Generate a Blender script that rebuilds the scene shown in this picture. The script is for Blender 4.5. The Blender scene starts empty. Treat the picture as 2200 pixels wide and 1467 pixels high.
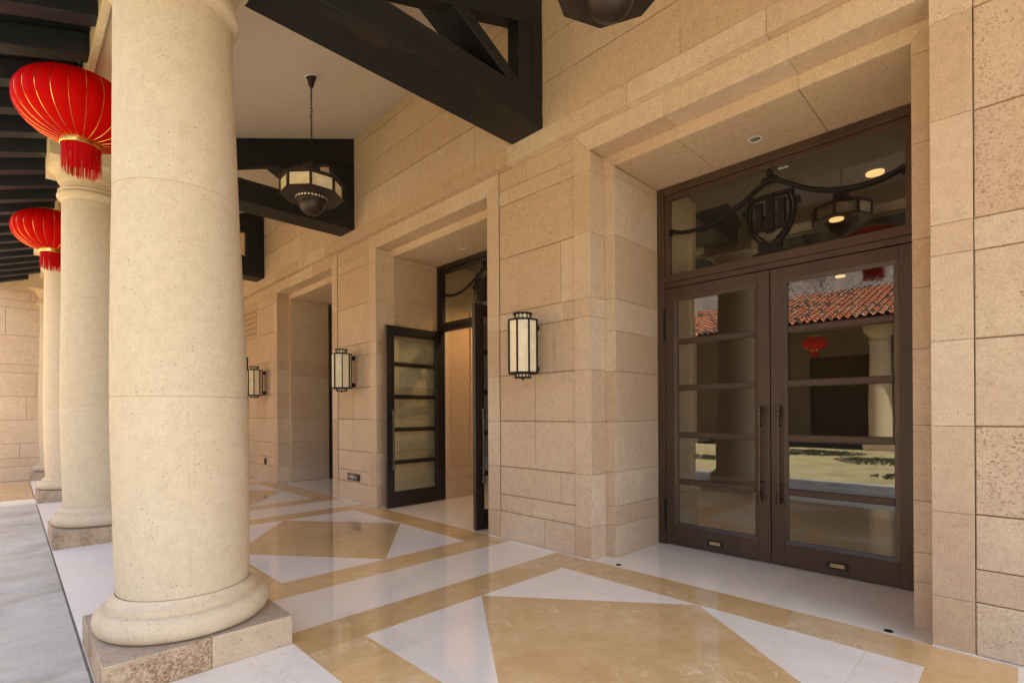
import bpy, math, random
from mathutils import Vector, Matrix
R = math.radians
PI = math.pi
rnd = random.Random(7)
sc = bpy.context.scene
COL = sc.collection

# ------------------------------------------------------------------ camera
cam_d = bpy.data.cameras.new('camera')
cam = bpy.data.objects.new('camera', cam_d)
COL.objects.link(cam)
cam_d.sensor_width = 36.0
cam_d.lens = 36.0 * 1090.28 / 2200.0
cam_d.shift_y = (886.07 - 733.5) / 2200.0
cam_d.clip_start = 0.05
cam_d.clip_end = 1500
_yaw, _roll = 0.7813, 0.0058
_fw = Vector((math.sin(_yaw), math.cos(_yaw), 0))
_rt = Vector((math.cos(_yaw), -math.sin(_yaw), 0))
_up = Vector((0, 0, 1))
_r3 = math.cos(_roll) * _rt - math.sin(_roll) * _up
_u3 = math.cos(_roll) * _up + math.sin(_roll) * _rt
cam.matrix_world = Matrix(((_r3.x, _u3.x, -_fw.x, 0), (_r3.y, _u3.y, -_fw.y, 0), (_r3.z, _u3.z, -_fw.z, 1.5), (0, 0, 0, 1)))
sc.camera = cam

# ------------------------------------------------------------------ sky, sun, exposure
SUN_EL, SUN_AZ = 56.0, 155.0          # azimuth clockwise from +Y
world = bpy.data.worlds.new('World')
sc.world = world
world.use_nodes = True
wn = world.node_tree
wn.nodes.clear()
wo = wn.nodes.new('ShaderNodeOutputWorld')
wb = wn.nodes.new('ShaderNodeBackground')
sky = wn.nodes.new('ShaderNodeTexSky')
sky.sky_type = 'NISHITA'
sky.sun_disc = False
sky.sun_elevation = R(SUN_EL)
sky.sun_rotation = R(SUN_AZ)
sky.air_density = 1.0
sky.dust_density = 3.0
sky.ozone_density = 0.6
wb.inputs['Strength'].default_value = 0.15
wn.links.new(sky.outputs[0], wb.inputs[0])
wn.links.new(wb.outputs[0], wo.inputs[0])
sun_d = bpy.data.lights.new('sun', 'SUN')
sun_d.energy = 3.8
sun_d.angle = R(0.5)
sun_d.color = (1.0, 0.93, 0.82)
sun = bpy.data.objects.new('sun', sun_d)
COL.objects.link(sun)
_sd = Vector((math.sin(R(SUN_AZ)) * math.cos(R(SUN_EL)), math.cos(R(SUN_AZ)) * math.cos(R(SUN_EL)), math.sin(R(SUN_EL))))
sun.rotation_euler = (-_sd).to_track_quat('-Z', 'Y').to_euler()
sun.location = (0, 0, 30)
vs = sc.view_settings
vs.view_transform = 'Standard'
vs.look = 'None'
vs.exposure = 2.07
vs.use_white_balance = True
vs.white_balance_temperature = 7100
vs.white_balance_tint = 10
vs.gamma = 1.0
cy = sc.cycles
cy.max_bounces = 12
cy.diffuse_bounces = 8
cy.glossy_bounces = 6
cy.transparent_max_bounces = 16
cy.caustics_reflective = True
cy.blur_glossy = 1.0
cy.caustics_refractive = False
cy.sample_clamp_indirect = 6.0
cy.use_denoising = True

# ------------------------------------------------------------------ node helpers
def new_mat(name):
    m = bpy.data.materials.new(name)
    m.use_nodes = True
    nt = m.node_tree
    nt.nodes.clear()
    out = nt.nodes.new('ShaderNodeOutputMaterial')
    bs = nt.nodes.new('ShaderNodeBsdfPrincipled')
    nt.links.new(bs.outputs[0], out.inputs[0])
    return m, nt, bs, out

class G:
    def __init__(s, nt):
        s.nt = nt
    def n(s, t, **kw):
        nd = s.nt.nodes.new(t)
        for k, v in kw.items():
            setattr(nd, k, v)
        return nd
    def link(s, a, b):
        s.nt.links.new(a, b)
    def val(s, sock, v):
        if hasattr(v, 'is_output'):
            s.link(v, sock)
        else:
            sock.default_value = v
    def coord(s, scale=(1, 1, 1)):
        tc = s.n('ShaderNodeTexCoord')
        mp = s.n('ShaderNodeMapping')
        mp.inputs['Scale'].default_value = scale
        oi = s.n('ShaderNodeObjectInfo')
        mul = s.n('ShaderNodeMath', operation='MULTIPLY')
        s.link(oi.outputs['Random'], mul.inputs[0])
        mul.inputs[1].default_value = 37.0
        s.link(tc.outputs['Object'], mp.inputs['Vector'])
        s.link(mul.outputs[0], mp.inputs['Location'])
        return mp.outputs[0]
    def objco(s):
        return s.n('ShaderNodeTexCoord').outputs['Object']
    def noise(s, vec, scale, detail=4, rough=0.6, dist=0.0):
        nd = s.n('ShaderNodeTexNoise')
        s.link(vec, nd.inputs['Vector'])
        nd.inputs['Scale'].default_value = scale
        nd.inputs['Detail'].default_value = detail
        nd.inputs['Roughness'].default_value = rough
        nd.inputs['Distortion'].default_value = dist
        return nd.outputs['Fac']
    def vor(s, vec, scale, feature='F1', out='Distance', rand=1.0):
        nd = s.n('ShaderNodeTexVoronoi', feature=feature)
        s.link(vec, nd.inputs['Vector'])
        nd.inputs['Scale'].default_value = scale
        nd.inputs['Randomness'].default_value = rand
        return nd.outputs[out]
    def ramp(s, fac, stops, interp='LINEAR'):
        nd = s.n('ShaderNodeValToRGB')
        nd.color_ramp.interpolation = interp
        els = nd.color_ramp.elements
        while len(els) < len(stops):
            els.new(0.5)
        for e, (p, c) in zip(els, stops):
            e.position = p
            e.color = (c, c, c, 1) if not hasattr(c, '__len__') else (*c, 1)
        s.link(fac, nd.inputs['Fac'])
        return nd.outputs['Color']
    def mix(s, fac, a, b, blend='MIX'):
        nd = s.n('ShaderNodeMix', data_type='RGBA', blend_type=blend)
        s.val(nd.inputs['Factor'], fac)
        for sock, v in ((nd.inputs[6], a), (nd.inputs[7], b)):
            if hasattr(v, 'is_output'):
                s.link(v, sock)
            else:
                sock.default_value = (*v, 1) if len(v) == 3 else v
        return nd.outputs[2]
    def math(s, op, a, b=0.0, clamp=False):
        nd = s.n('ShaderNodeMath', operation=op)
        nd.use_clamp = clamp
        s.val(nd.inputs[0], a)
        s.val(nd.inputs[1], b)
        return nd.outputs[0]
    def attr(s, name):
        return s.n('ShaderNodeAttribute', attribute_name=name).outputs['Fac']
    def bump(s, h, strength, dist, normal_in):
        nd = s.n('ShaderNodeBump')
        nd.inputs['Strength'].default_value = strength
        nd.inputs['Distance'].default_value = dist
        s.link(h, nd.inputs['Height'])
        s.link(nd.outputs[0], normal_in)

def stone_mat(name, light, mid, pink, dark, dot=0.5, stain=0.0, ps=34, grain=(0.76, 1.14), blotch=0.0):
    """speckled sandstone; face attributes tint (0..1) and spk (0..1) vary it block by block"""
    m, nt, bs, _ = new_mat(name)
    g = G(nt)
    co = g.coord()
    big = g.noise(co, 1.7, 5, 0.62, 0.4)
    fine = g.noise(co, 120, 3, 0.7)
    midn = g.noise(co, 14, 4, 0.65)
    tint = g.attr('tint')
    spk = g.attr('spk')
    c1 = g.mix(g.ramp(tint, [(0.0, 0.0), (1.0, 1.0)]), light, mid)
    pf = g.math('MULTIPLY', g.ramp(big, [(0.42, 0), (0.68, 1)]), 0.6)
    c2 = g.mix(pf, c1, pink)
    c3 = g.mix(g.math('MULTIPLY', g.ramp(midn, [(0.4, 0), (0.75, 1)]), 0.22), c2, dark)
    gr = g.ramp(fine, [(0.30, grain[0]), (0.72, grain[1])])
    c4 = g.mix(1.0, c3, gr, 'MULTIPLY')
    # dark inclusions: scattered small pits, plus dense pitting on the rough blocks
    warp = g.n('ShaderNodeVectorMath', operation='ADD')
    nd = g.n('ShaderNodeTexNoise')
    g.link(co, nd.inputs['Vector'])
    nd.inputs['Scale'].default_value = 70
    nd.inputs['Detail'].default_value = 3
    sc_ = g.n('ShaderNodeVectorMath', operation='SCALE')
    g.link(nd.outputs['Color'], sc_.inputs[0])
    sc_.inputs['Scale'].default_value = 0.022
    g.link(co, warp.inputs[0])
    g.link(sc_.outputs[0], warp.inputs[1])
    sq = g.n('ShaderNodeVectorMath', operation='MULTIPLY')
    g.link(warp.outputs[0], sq.inputs[0])
    sq.inputs[1].default_value = (1, 1, 1.35)
    def pits(scale, rmax, sharp):
        v = g.n('ShaderNodeTexVoronoi', feature='F1')
        g.link(sq.outputs[0], v.inputs['Vector'])
        v.inputs['Scale'].default_value = scale
        sp = g.n('ShaderNodeSeparateColor')
        g.link(v.outputs['Color'], sp.inputs[0])
        rr = g.math('MULTIPLY', g.math('POWER', sp.outputs[0], 1.6), rmax)
        return g.math('MULTIPLY', g.math('SUBTRACT', rr, v.outputs['Distance']), sharp, True)
    patch = g.ramp(g.noise(co, 4.5, 3, 0.6), [(0.36, 0.45), (0.62, 1.0)])
    dA = g.math('MULTIPLY', pits(ps, 0.34, 9.0), patch)
    dB = pits(52, 0.60, 8.0)
    rough_f = g.ramp(spk, [(0.42, 0.0), (0.95, 1.0)])
    patch2 = g.ramp(g.noise(co, 3.2, 3, 0.6), [(0.40, 0.25), (0.58, 1.0)])
    dBm = g.math('MULTIPLY', g.math('MULTIPLY', dB, rough_f), patch2)
    dC = g.math('MULTIPLY', pits(60, 0.30, 9.0), 0.5 * dot + 0.15)
    dots = g.math('MAXIMUM', g.math('MAXIMUM', dA, dBm), dC)
    c6 = g.mix(g.math('MULTIPLY', dots, 0.72), c4, dark)
    if blotch:
        bl = g.noise(g.coord((1, 1, 0.8)), 2.7, 4, 0.6, 0.4)
        c6 = g.mix(g.math('MULTIPLY', g.ramp(bl, [(0.60, 0), (0.70, 1)]), blotch), c6, (0.50, 0.37, 0.20))
    if stain:
        ge = g.n('ShaderNodeNewGeometry')
        sp = g.n('ShaderNodeSeparateXYZ')
        g.link(ge.outputs['Normal'], sp.inputs[0])
        topf = g.ramp(sp.outputs[2], [(0.8, 0), (0.95, 1)])
        streak = g.noise(g.coord((1.2, 9, 9)), 6, 6, 0.75, 0.5)
        c6 = g.mix(g.math('MULTIPLY', topf, g.ramp(streak, [(0.35, 0.75), (0.65, 0.05)])), c6, (0.20, 0.185, 0.175))
        pat = g.noise(co, 2.6, 5, 0.7, 0.6)
        grit = g.noise(co, 75, 4, 0.75)
        k = g.math('MULTIPLY', g.math('MULTIPLY', g.ramp(pat, [(0.42, 0), (0.60, 1)]), g.ramp(grit, [(0.40, 0), (0.58, 1)])), g.math('SUBTRACT', 1.0, topf))
        k = g.math('MULTIPLY', k, g.ramp(spk, [(0.35, 0.12), (0.9, 1.0)]))
        c6 = g.mix(g.math('MULTIPLY', k, 0.85), c6, (0.17, 0.085, 0.045))
    g.link(c6, bs.inputs['Base Color'])
    bs.inputs['Roughness'].default_value = 0.78
    bs.inputs['Specular IOR Level'].default_value = 0.3
    hh = g.math('SUBTRACT', g.math('MULTIPLY', fine, 0.5), g.math('MULTIPLY', dots, 0.8))
    g.bump(hh, 0.35, 0.004, bs.inputs['Normal'])
    return m

def plain_mat(name, col, rough=0.6, metal=0.0, spec=0.5, var=0.12, scale=8.0, bump=0.0, emit=None, stretch=(1, 1, 1)):
    m, nt, bs, _ = new_mat(name)
    g = G(nt)
    co = g.coord(stretch)
    nz = g.noise(co, scale, 5, 0.65)
    lo = tuple(c * (1 - var) for c in col)
    hi = tuple(min(1, c * (1 + var)) for c in col)
    g.link(g.ramp(nz, [(0.3, lo), (0.7, hi)]), bs.inputs['Base Color'])
    bs.inputs['Roughness'].default_value = rough
    bs.inputs['Metallic'].default_value = metal
    bs.inputs['Specular IOR Level'].default_value = spec
    if bump:
        g.bump(g.noise(co, scale * 6, 4, 0.7), bump, 0.003, bs.inputs['Normal'])
    if emit:
        bs.inputs['Emission Color'].default_value = (*emit[0], 1)
        bs.inputs['Emission Strength'].default_value = emit[1]
    return m

def timber_mat(name, col, worn, axis_scale):
    m, nt, bs, _ = new_mat(name)
    g = G(nt)
    co = g.coord(axis_scale)
    grain = g.noise(co, 9, 6, 0.7, 0.6)
    wear = g.noise(g.coord((0.6, 3, 3)), 2.2, 6, 0.75, 0.5)
    c = g.ramp(grain, [(0.3, tuple(x * 0.55 for x in col)), (0.7, tuple(x * 1.5 for x in col))])
    c = g.mix(g.math('MULTIPLY', g.ramp(wear, [(0.54, 0), (0.72, 1)]), 0.75), c, worn)
    spots = g.vor(g.coord(), 9)
    c = g.mix(g.math('MULTIPLY', g.math('SUBTRACT', 0.035, spots), 40, True), c, (0.25, 0.25, 0.24))
    g.link(c, bs.inputs['Base Color'])
    bs.inputs['Roughness'].default_value = 0.5
    bs.inputs['Specular IOR Level'].default_value = 0.42
    g.bump(grain, 0.35, 0.004, bs.inputs['Normal'])
    return m

def marble_mat(name, cols, vein, veinamt, rough, tile=None, scale=1.0):
    m, nt, bs, _ = new_mat(name)
    g = G(nt)
    tint = g.attr('tint')
    off = g.n('ShaderNodeVectorMath', operation='ADD')
    cmb = g.n('ShaderNodeCombineXYZ')
    g.link(g.math('MULTIPLY', tint, 23.0), cmb.inputs[2])
    raw = g.objco()
    g.link(raw, off.inputs[0])
    g.link(cmb.outputs[0], off.inputs[1])
    co = off.outputs[0]
    big = g.noise(co, 1.3 * scale, 6, 0.6, 0.9)
    mid = g.noise(co, 6 * scale, 6, 0.68, 1.2)
    c = g.ramp(big, [(0.3, cols[0]), (0.5, cols[1]), (0.7, cols[2])])
    c = g.mix(g.math('MULTIPLY', g.ramp(mid, [(0.35, 0), (0.7, 1)]), 0.45), c, cols[3])
    v = g.noise(co, 2.1 * scale, 5, 0.55, 1.6)
    ridge = g.math('ABSOLUTE', g.math('SUBTRACT', v, 0.5))
    vf = g.math('MULTIPLY', g.math('SUBTRACT', 0.010, ridge), 100, True)
    gate = g.ramp(g.noise(co, 1.3, 2, 0.5), [(0.48, 0), (0.60, 1)])
    c = g.mix(g.math('MULTIPLY', g.math('MULTIPLY', vf, gate), veinamt), c, vein)
    sp = g.noise(co, 45, 3, 0.7)
    c = g.mix(g.math('MULTIPLY', g.ramp(sp, [(0.55, 0), (0.75, 1)]), 0.12), c, cols[3])
    if tile:
        br = g.n('ShaderNodeTexBrick')
        br.offset = tile[3] if len(tile) > 3 else 0.5
        mp = g.n('ShaderNodeMapping')
        mp.inputs['Location'].default_value = (tile[2][0], tile[2][1], 0)
        g.link(raw, mp.inputs['Vector'])
        g.link(mp.outputs[0], br.inputs['Vector'])
        br.inputs['Color1'].default_value = (0.93, 0.93, 0.93, 1)
        br.inputs['Color2'].default_value = (1.03, 1.03, 1.03, 1)
        br.inputs['Mortar'].default_value = (0.72, 0.70, 0.66, 1)
        br.inputs['Scale'].default_value = 1.0
        br.inputs['Mortar Size'].default_value = 0.0014
        br.inputs['Brick Width'].default_value = tile[0]
        br.inputs['Row Height'].default_value = tile[1]
        c = g.mix(1.0, c, br.outputs['Color'], 'MULTIPLY')
    c = g.mix(1.0, c, g.ramp(tint, [(0.0, 0.93), (1.0, 1.04)]), 'MULTIPLY')
    g.link(c, bs.inputs['Base Color'])
    rr = g.ramp(g.noise(co, 3, 4, 0.6), [(0.3, rough * 0.8), (0.7, rough * 1.5)])
    g.link(rr, bs.inputs['Roughness'])
    bs.inputs['IOR'].default_value = 1.6
    bs.inputs['Specular IOR Level'].default_value = 0.5 + 0.4 * (rough < 0.1)
    g.bump(g.noise(co, 1.1, 3, 0.5), 0.02, 0.01, bs.inputs['Normal'])
    return m

def glass_mat(name, tint, f0=0.13):
    m = bpy.data.materials.new(name)
    m.use_nodes = True
    nt = m.node_tree
    nt.nodes.clear()
    g = G(nt)
    out = g.n('ShaderNodeOutputMaterial')
    ge = g.n('ShaderNodeNewGeometry')
    dt = g.n('ShaderNodeVectorMath', operation='DOT_PRODUCT')
    g.link(ge.outputs['Incoming'], dt.inputs[0])
    g.link(ge.outputs['Normal'], dt.inputs[1])
    om = g.math('SUBTRACT', 1.0, g.math('ABSOLUTE', dt.outputs['Value']))
    fres = g.math('MULTIPLY_ADD', g.math('POWER', om, 5.0), 1.0 - f0)
    nt.nodes[fres.node.name].inputs[2].default_value = f0
    tr = g.n('ShaderNodeBsdfTransparent')
    tr.inputs[0].default_value = (*tint, 1)
    gl = g.n('ShaderNodeBsdfGlossy')
    gl.inputs['Roughness'].default_value = 0.0
    gl.inputs[0].default_value = (0.95, 0.95, 0.93, 1)
    nz = g.noise(g.objco(), 1.6, 2, 0.5)
    g.bump(nz, 0.02, 0.012, gl.inputs['Normal'])
    mx = g.n('ShaderNodeMixShader')
    g.link(fres, mx.inputs[0])
    g.link(tr.outputs[0], mx.inputs[1])
    g.link(gl.outputs[0], mx.inputs[2])
    g.link(mx.outputs[0], out.inputs[0])
    return m

def fabric_mat(name, col, trans=0.25):
    m, nt, bs, out = new_mat(name)
    g = G(nt)
    co = g.coord()
    nz = g.noise(co, 400, 2, 0.5)
    g.link(g.ramp(nz, [(0.3, tuple(c * 0.85 for c in col)), (0.7, tuple(min(1, c * 1.1) for c in col))]), bs.inputs['Base Color'])
    bs.inputs['Roughness'].default_value = 0.6
    bs.inputs['Specular IOR Level'].default_value = 0.06
    if trans:
        tl = g.n('ShaderNodeBsdfTranslucent')
        tl.inputs[0].default_value = (*col, 1)
        mx = g.n('ShaderNodeMixShader')
        mx.inputs[0].default_value = trans
        g.link(bs.outputs[0], mx.inputs[1])
        g.link(tl.outputs[0], mx.inputs[2])
        g.link(mx.outputs[0], out.inputs[0])
    return m

def plaster_mat():
    m, nt, bs, _ = new_mat('ceiling_plaster')
    g = G(nt)
    co = g.objco()
    a = g.noise(co, 0.9, 5, 0.6, 0.5)
    b = g.noise(g.coord((1, 3, 1)), 5, 5, 0.7, 0.6)
    c = g.ramp(a, [(0.3, (0.585, 0.51, 0.415)), (0.7, (0.635, 0.56, 0.465))])
    c = g.mix(1.0, c, g.ramp(b, [(0.3, 0.95), (0.7, 1.03)]), 'MULTIPLY')
    sp = g.vor(co, 2.3)
    c = g.mix(g.math('MULTIPLY', g.math('SUBTRACT', 0.03, sp), 18, True), c, (0.33, 0.27, 0.2))
    g.link(c, bs.inputs['Base Color'])
    bs.inputs['Roughness'].default_value = 0.88
    g.bump(g.noise(g.coord((1, 4, 1)), 9, 5, 0.7), 0.25, 0.004, bs.inputs['Normal'])
    return m
M = {}
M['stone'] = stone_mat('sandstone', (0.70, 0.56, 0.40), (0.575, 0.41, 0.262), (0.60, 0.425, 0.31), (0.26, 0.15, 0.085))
M['mortar'] = plain_mat('mortar', (0.26, 0.19, 0.115), 0.9, var=0.2, scale=30)
M['colstone'] = stone_mat('column_stone', (0.645, 0.54, 0.39), (0.61, 0.50, 0.35), (0.63, 0.51, 0.365), (0.29, 0.20, 0.125), dot=0.1, ps=46, grain=(0.86, 1.09), blotch=0.3)
M['plinth'] = stone_mat('plinth_stone', (0.62, 0.50, 0.36), (0.55, 0.42, 0.28), (0.50, 0.38, 0.30), (0.22, 0.12, 0.07), dot=0.7, stain=0.55, ps=40)
M['plaster'] = plaster_mat()
M['timber'] = timber_mat('black_timber', (0.0050, 0.0068, 0.0084), (0.045, 0.026, 0.017), (0.8, 9, 9))
M['timber_v'] = timber_mat('black_timber_upright', (0.0050, 0.0068, 0.0084), (0.045, 0.026, 0.017), (9, 9, 0.8))
M['rafter'] = timber_mat('rafter_timber', (0.0140, 0.0175, 0.0240), (0.045, 0.030, 0.026), (0.8, 9, 9))
M['board'] = timber_mat('eave_boards', (0.0082, 0.0105, 0.0145), (0.03, 0.02, 0.016), (0.8, 9, 9))
M['gold'] = marble_mat('gold_marble', [(0.575, 0.385, 0.175), (0.655, 0.455, 0.23), (0.73, 0.545, 0.325), (0.50, 0.305, 0.115)], (0.86, 0.77, 0.60), 0.7, 0.035, tile=(1.04, 1.03, (0.39, 0.25)))
M['white'] = marble_mat('white_marble', [(0.80, 0.75, 0.69), (0.825, 0.785, 0.735), (0.84, 0.81, 0.765), (0.78, 0.72, 0.65)], (0.58, 0.48, 0.38), 0.25, 0.04, tile=(1.05, 1.05, (0.2, 0.35)))
M['creammarble'] = marble_mat('cream_marble', [(0.81, 0.745, 0.66), (0.835, 0.78, 0.70), (0.85, 0.80, 0.73), (0.79, 0.705, 0.60)], (0.60, 0.46, 0.32), 0.35, 0.045, tile=(2.2, 1.6, (0.4, 1.75)))
M['slab'] = marble_mat('terrace_marble', [(0.80, 0.76, 0.70), (0.83, 0.80, 0.755), (0.82, 0.80, 0.775), (0.76, 0.68, 0.565)], (0.45, 0.38, 0.3), 0.3, 0.38, tile=(1.9, 4.22, (0.4, -3.86), 0.0))
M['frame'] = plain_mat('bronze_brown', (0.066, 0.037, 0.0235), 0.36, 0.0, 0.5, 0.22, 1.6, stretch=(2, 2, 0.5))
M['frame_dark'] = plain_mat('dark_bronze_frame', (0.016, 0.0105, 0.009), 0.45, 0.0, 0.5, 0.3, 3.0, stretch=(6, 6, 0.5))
M['bronze'] = plain_mat('handle_bronze', (0.12, 0.092, 0.075), 0.33, 1.0, 0.5, 0.25, 12)
M['iron'] = plain_mat('wrought_iron', (0.011, 0.0095, 0.009), 0.55, 0.0, 0.22, 0.3, 20)
M['lampmetal'] = plain_mat('aged_bronze', (0.035, 0.024, 0.019), 0.48, 0.3, 0.5, 0.35, 9)
M['dome'] = plain_mat('brushed_bronze', (0.05, 0.036, 0.030), 0.42, 0.6, 0.5, 0.3, 9)
M['cream'] = plain_mat('cream_glass', (0.80, 0.69, 0.47), 0.14, 0, 0.5, 0.13, 9)
M['glass'] = glass_mat('door_glass', (0.88, 0.94, 0.86))
M['steel'] = plain_mat('polished_steel', (0.75, 0.74, 0.72), 0.12, 1.0, 0.5, 0.03, 10)
M['whitetrim'] = plain_mat('white_trim', (0.75, 0.73, 0.70), 0.5)
M['black'] = plain_mat('black_plastic', (0.012, 0.012, 0.012), 0.35)
M['signwhite'] = plain_mat('sign_white', (0.75, 0.77, 0.75), 0.5)
M['brass'] = plain_mat('brass', (0.72, 0.50, 0.18), 0.28, 1.0, 0.5, 0.1, 15)
M['plate'] = plain_mat('name_plate_gold', (0.62, 0.47, 0.22), 0.45, 0.2, 0.5, 0.1, 15)
M['red'] = fabric_mat('red_silk', (0.64, 0.0035, 0.0035), 0.3)
M['redfringe'] = fabric_mat('red_fringe', (0.60, 0.007, 0.010), 0.15)
M['goldtrim'] = plain_mat('gold_trim', (0.85, 0.58, 0.16), 0.25, 1.0, 0.5, 0.1, 20)
M['soil'] = plain_mat('ground_soil', (0.055, 0.048, 0.04), 0.95, var=0.4, scale=20)
M['oldwall'] = plain_mat('aged_brown_render', (0.27, 0.215, 0.16), 0.9, var=0.18, scale=1.3)
M['joint'] = plain_mat('joint_grime', (0.13, 0.12, 0.10), 0.95, var=0.6, scale=18)
M['sandpave'] = plain_mat('sand_paving', (0.40, 0.35, 0.19), 0.85, var=0.3, scale=1.2)
M['tile'] = None
M['greywall'] = plain_mat('grey_render', (0.40, 0.38, 0.35), 0.9, var=0.15, scale=1.5, stretch=(1, 1, 0.3))
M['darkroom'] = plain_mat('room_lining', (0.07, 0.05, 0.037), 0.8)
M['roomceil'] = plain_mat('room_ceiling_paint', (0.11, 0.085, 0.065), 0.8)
M['roomfloor'] = M['white']
M['leaf'] = plain_mat('leaf_green', (0.045, 0.07, 0.022), 0.6, var=0.5, scale=14)
M['cable'] = plain_mat('wire', (0.12, 0.12, 0.12), 0.5)

def pave_mat():
    m, nt, bs, _ = new_mat('courtyard_stone')
    g = G(nt)
    co = g.objco()
    st = g.n('ShaderNodeMapping')
    st.inputs['Scale'].default_value = (0.95, 1.25, 1)
    g.link(co, st.inputs['Vector'])
    a = g.noise(st.outputs[0], 1.2, 6, 0.62, 0.8)
    b = g.noise(st.outputs[0], 3.4, 5, 0.6, 1.2)
    c = g.ramp(a, [(0.34, (0.345, 0.335, 0.30)), (0.5, (0.485, 0.475, 0.435)), (0.66, (0.565, 0.565, 0.54))])
    c = g.mix(g.math('MULTIPLY', g.ramp(b, [(0.56, 0), (0.72, 1)]), 0.5), c, (0.56, 0.47, 0.30))
    v = g.math('ABSOLUTE', g.math('SUBTRACT', g.noise(st.outputs[0], 2.6, 5, 0.6, 1.0), 0.5))
    c = g.mix(g.math('MULTIPLY', g.math('MULTIPLY', g.math('SUBTRACT', 0.012, v), 70, True), 0.35), c, (0.33, 0.32, 0.31))
    c = g.mix(1.0, c, g.ramp(g.noise(co, 60, 4, 0.7), [(0.3, 0.84), (0.7, 1.08)]), 'MULTIPLY')
    c = g.mix(1.0, c, g.ramp(g.attr('tint'), [(0.0, 0.93), (1.0, 1.05)]), 'MULTIPLY')
    g.link(c, bs.inputs['Base Color'])
    bs.inputs['Roughness'].default_value = 0.62
    g.bump(g.noise(co, 40, 4, 0.7), 0.15, 0.003, bs.inputs['Normal'])
    return m
M['pave'] = pave_mat()

def tile_mat():
    m, nt, bs, _ = new_mat('clay_roof_tile')
    g = G(nt)
    t = g.attr('tint')
    c = g.ramp(t, [(0.0, (0.42, 0.13, 0.065)), (0.45, (0.50, 0.18, 0.09)), (0.7, (0.48, 0.25, 0.15)), (0.78, (0.075, 0.05, 0.045)), (0.92, (0.12, 0.085, 0.07)), (1.0, (0.48, 0.40, 0.28))])
    nz = g.noise(g.coord(), 9, 5, 0.7)
    c = g.mix(1.0, c, g.ramp(nz, [(0.3, 0.75), (0.7, 1.1)]), 'MULTIPLY')
    g.link(c, bs.inputs['Base Color'])
    bs.inputs['Roughness'].default_value = 0.85
    return m
M['tile'] = tile_mat()

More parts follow.
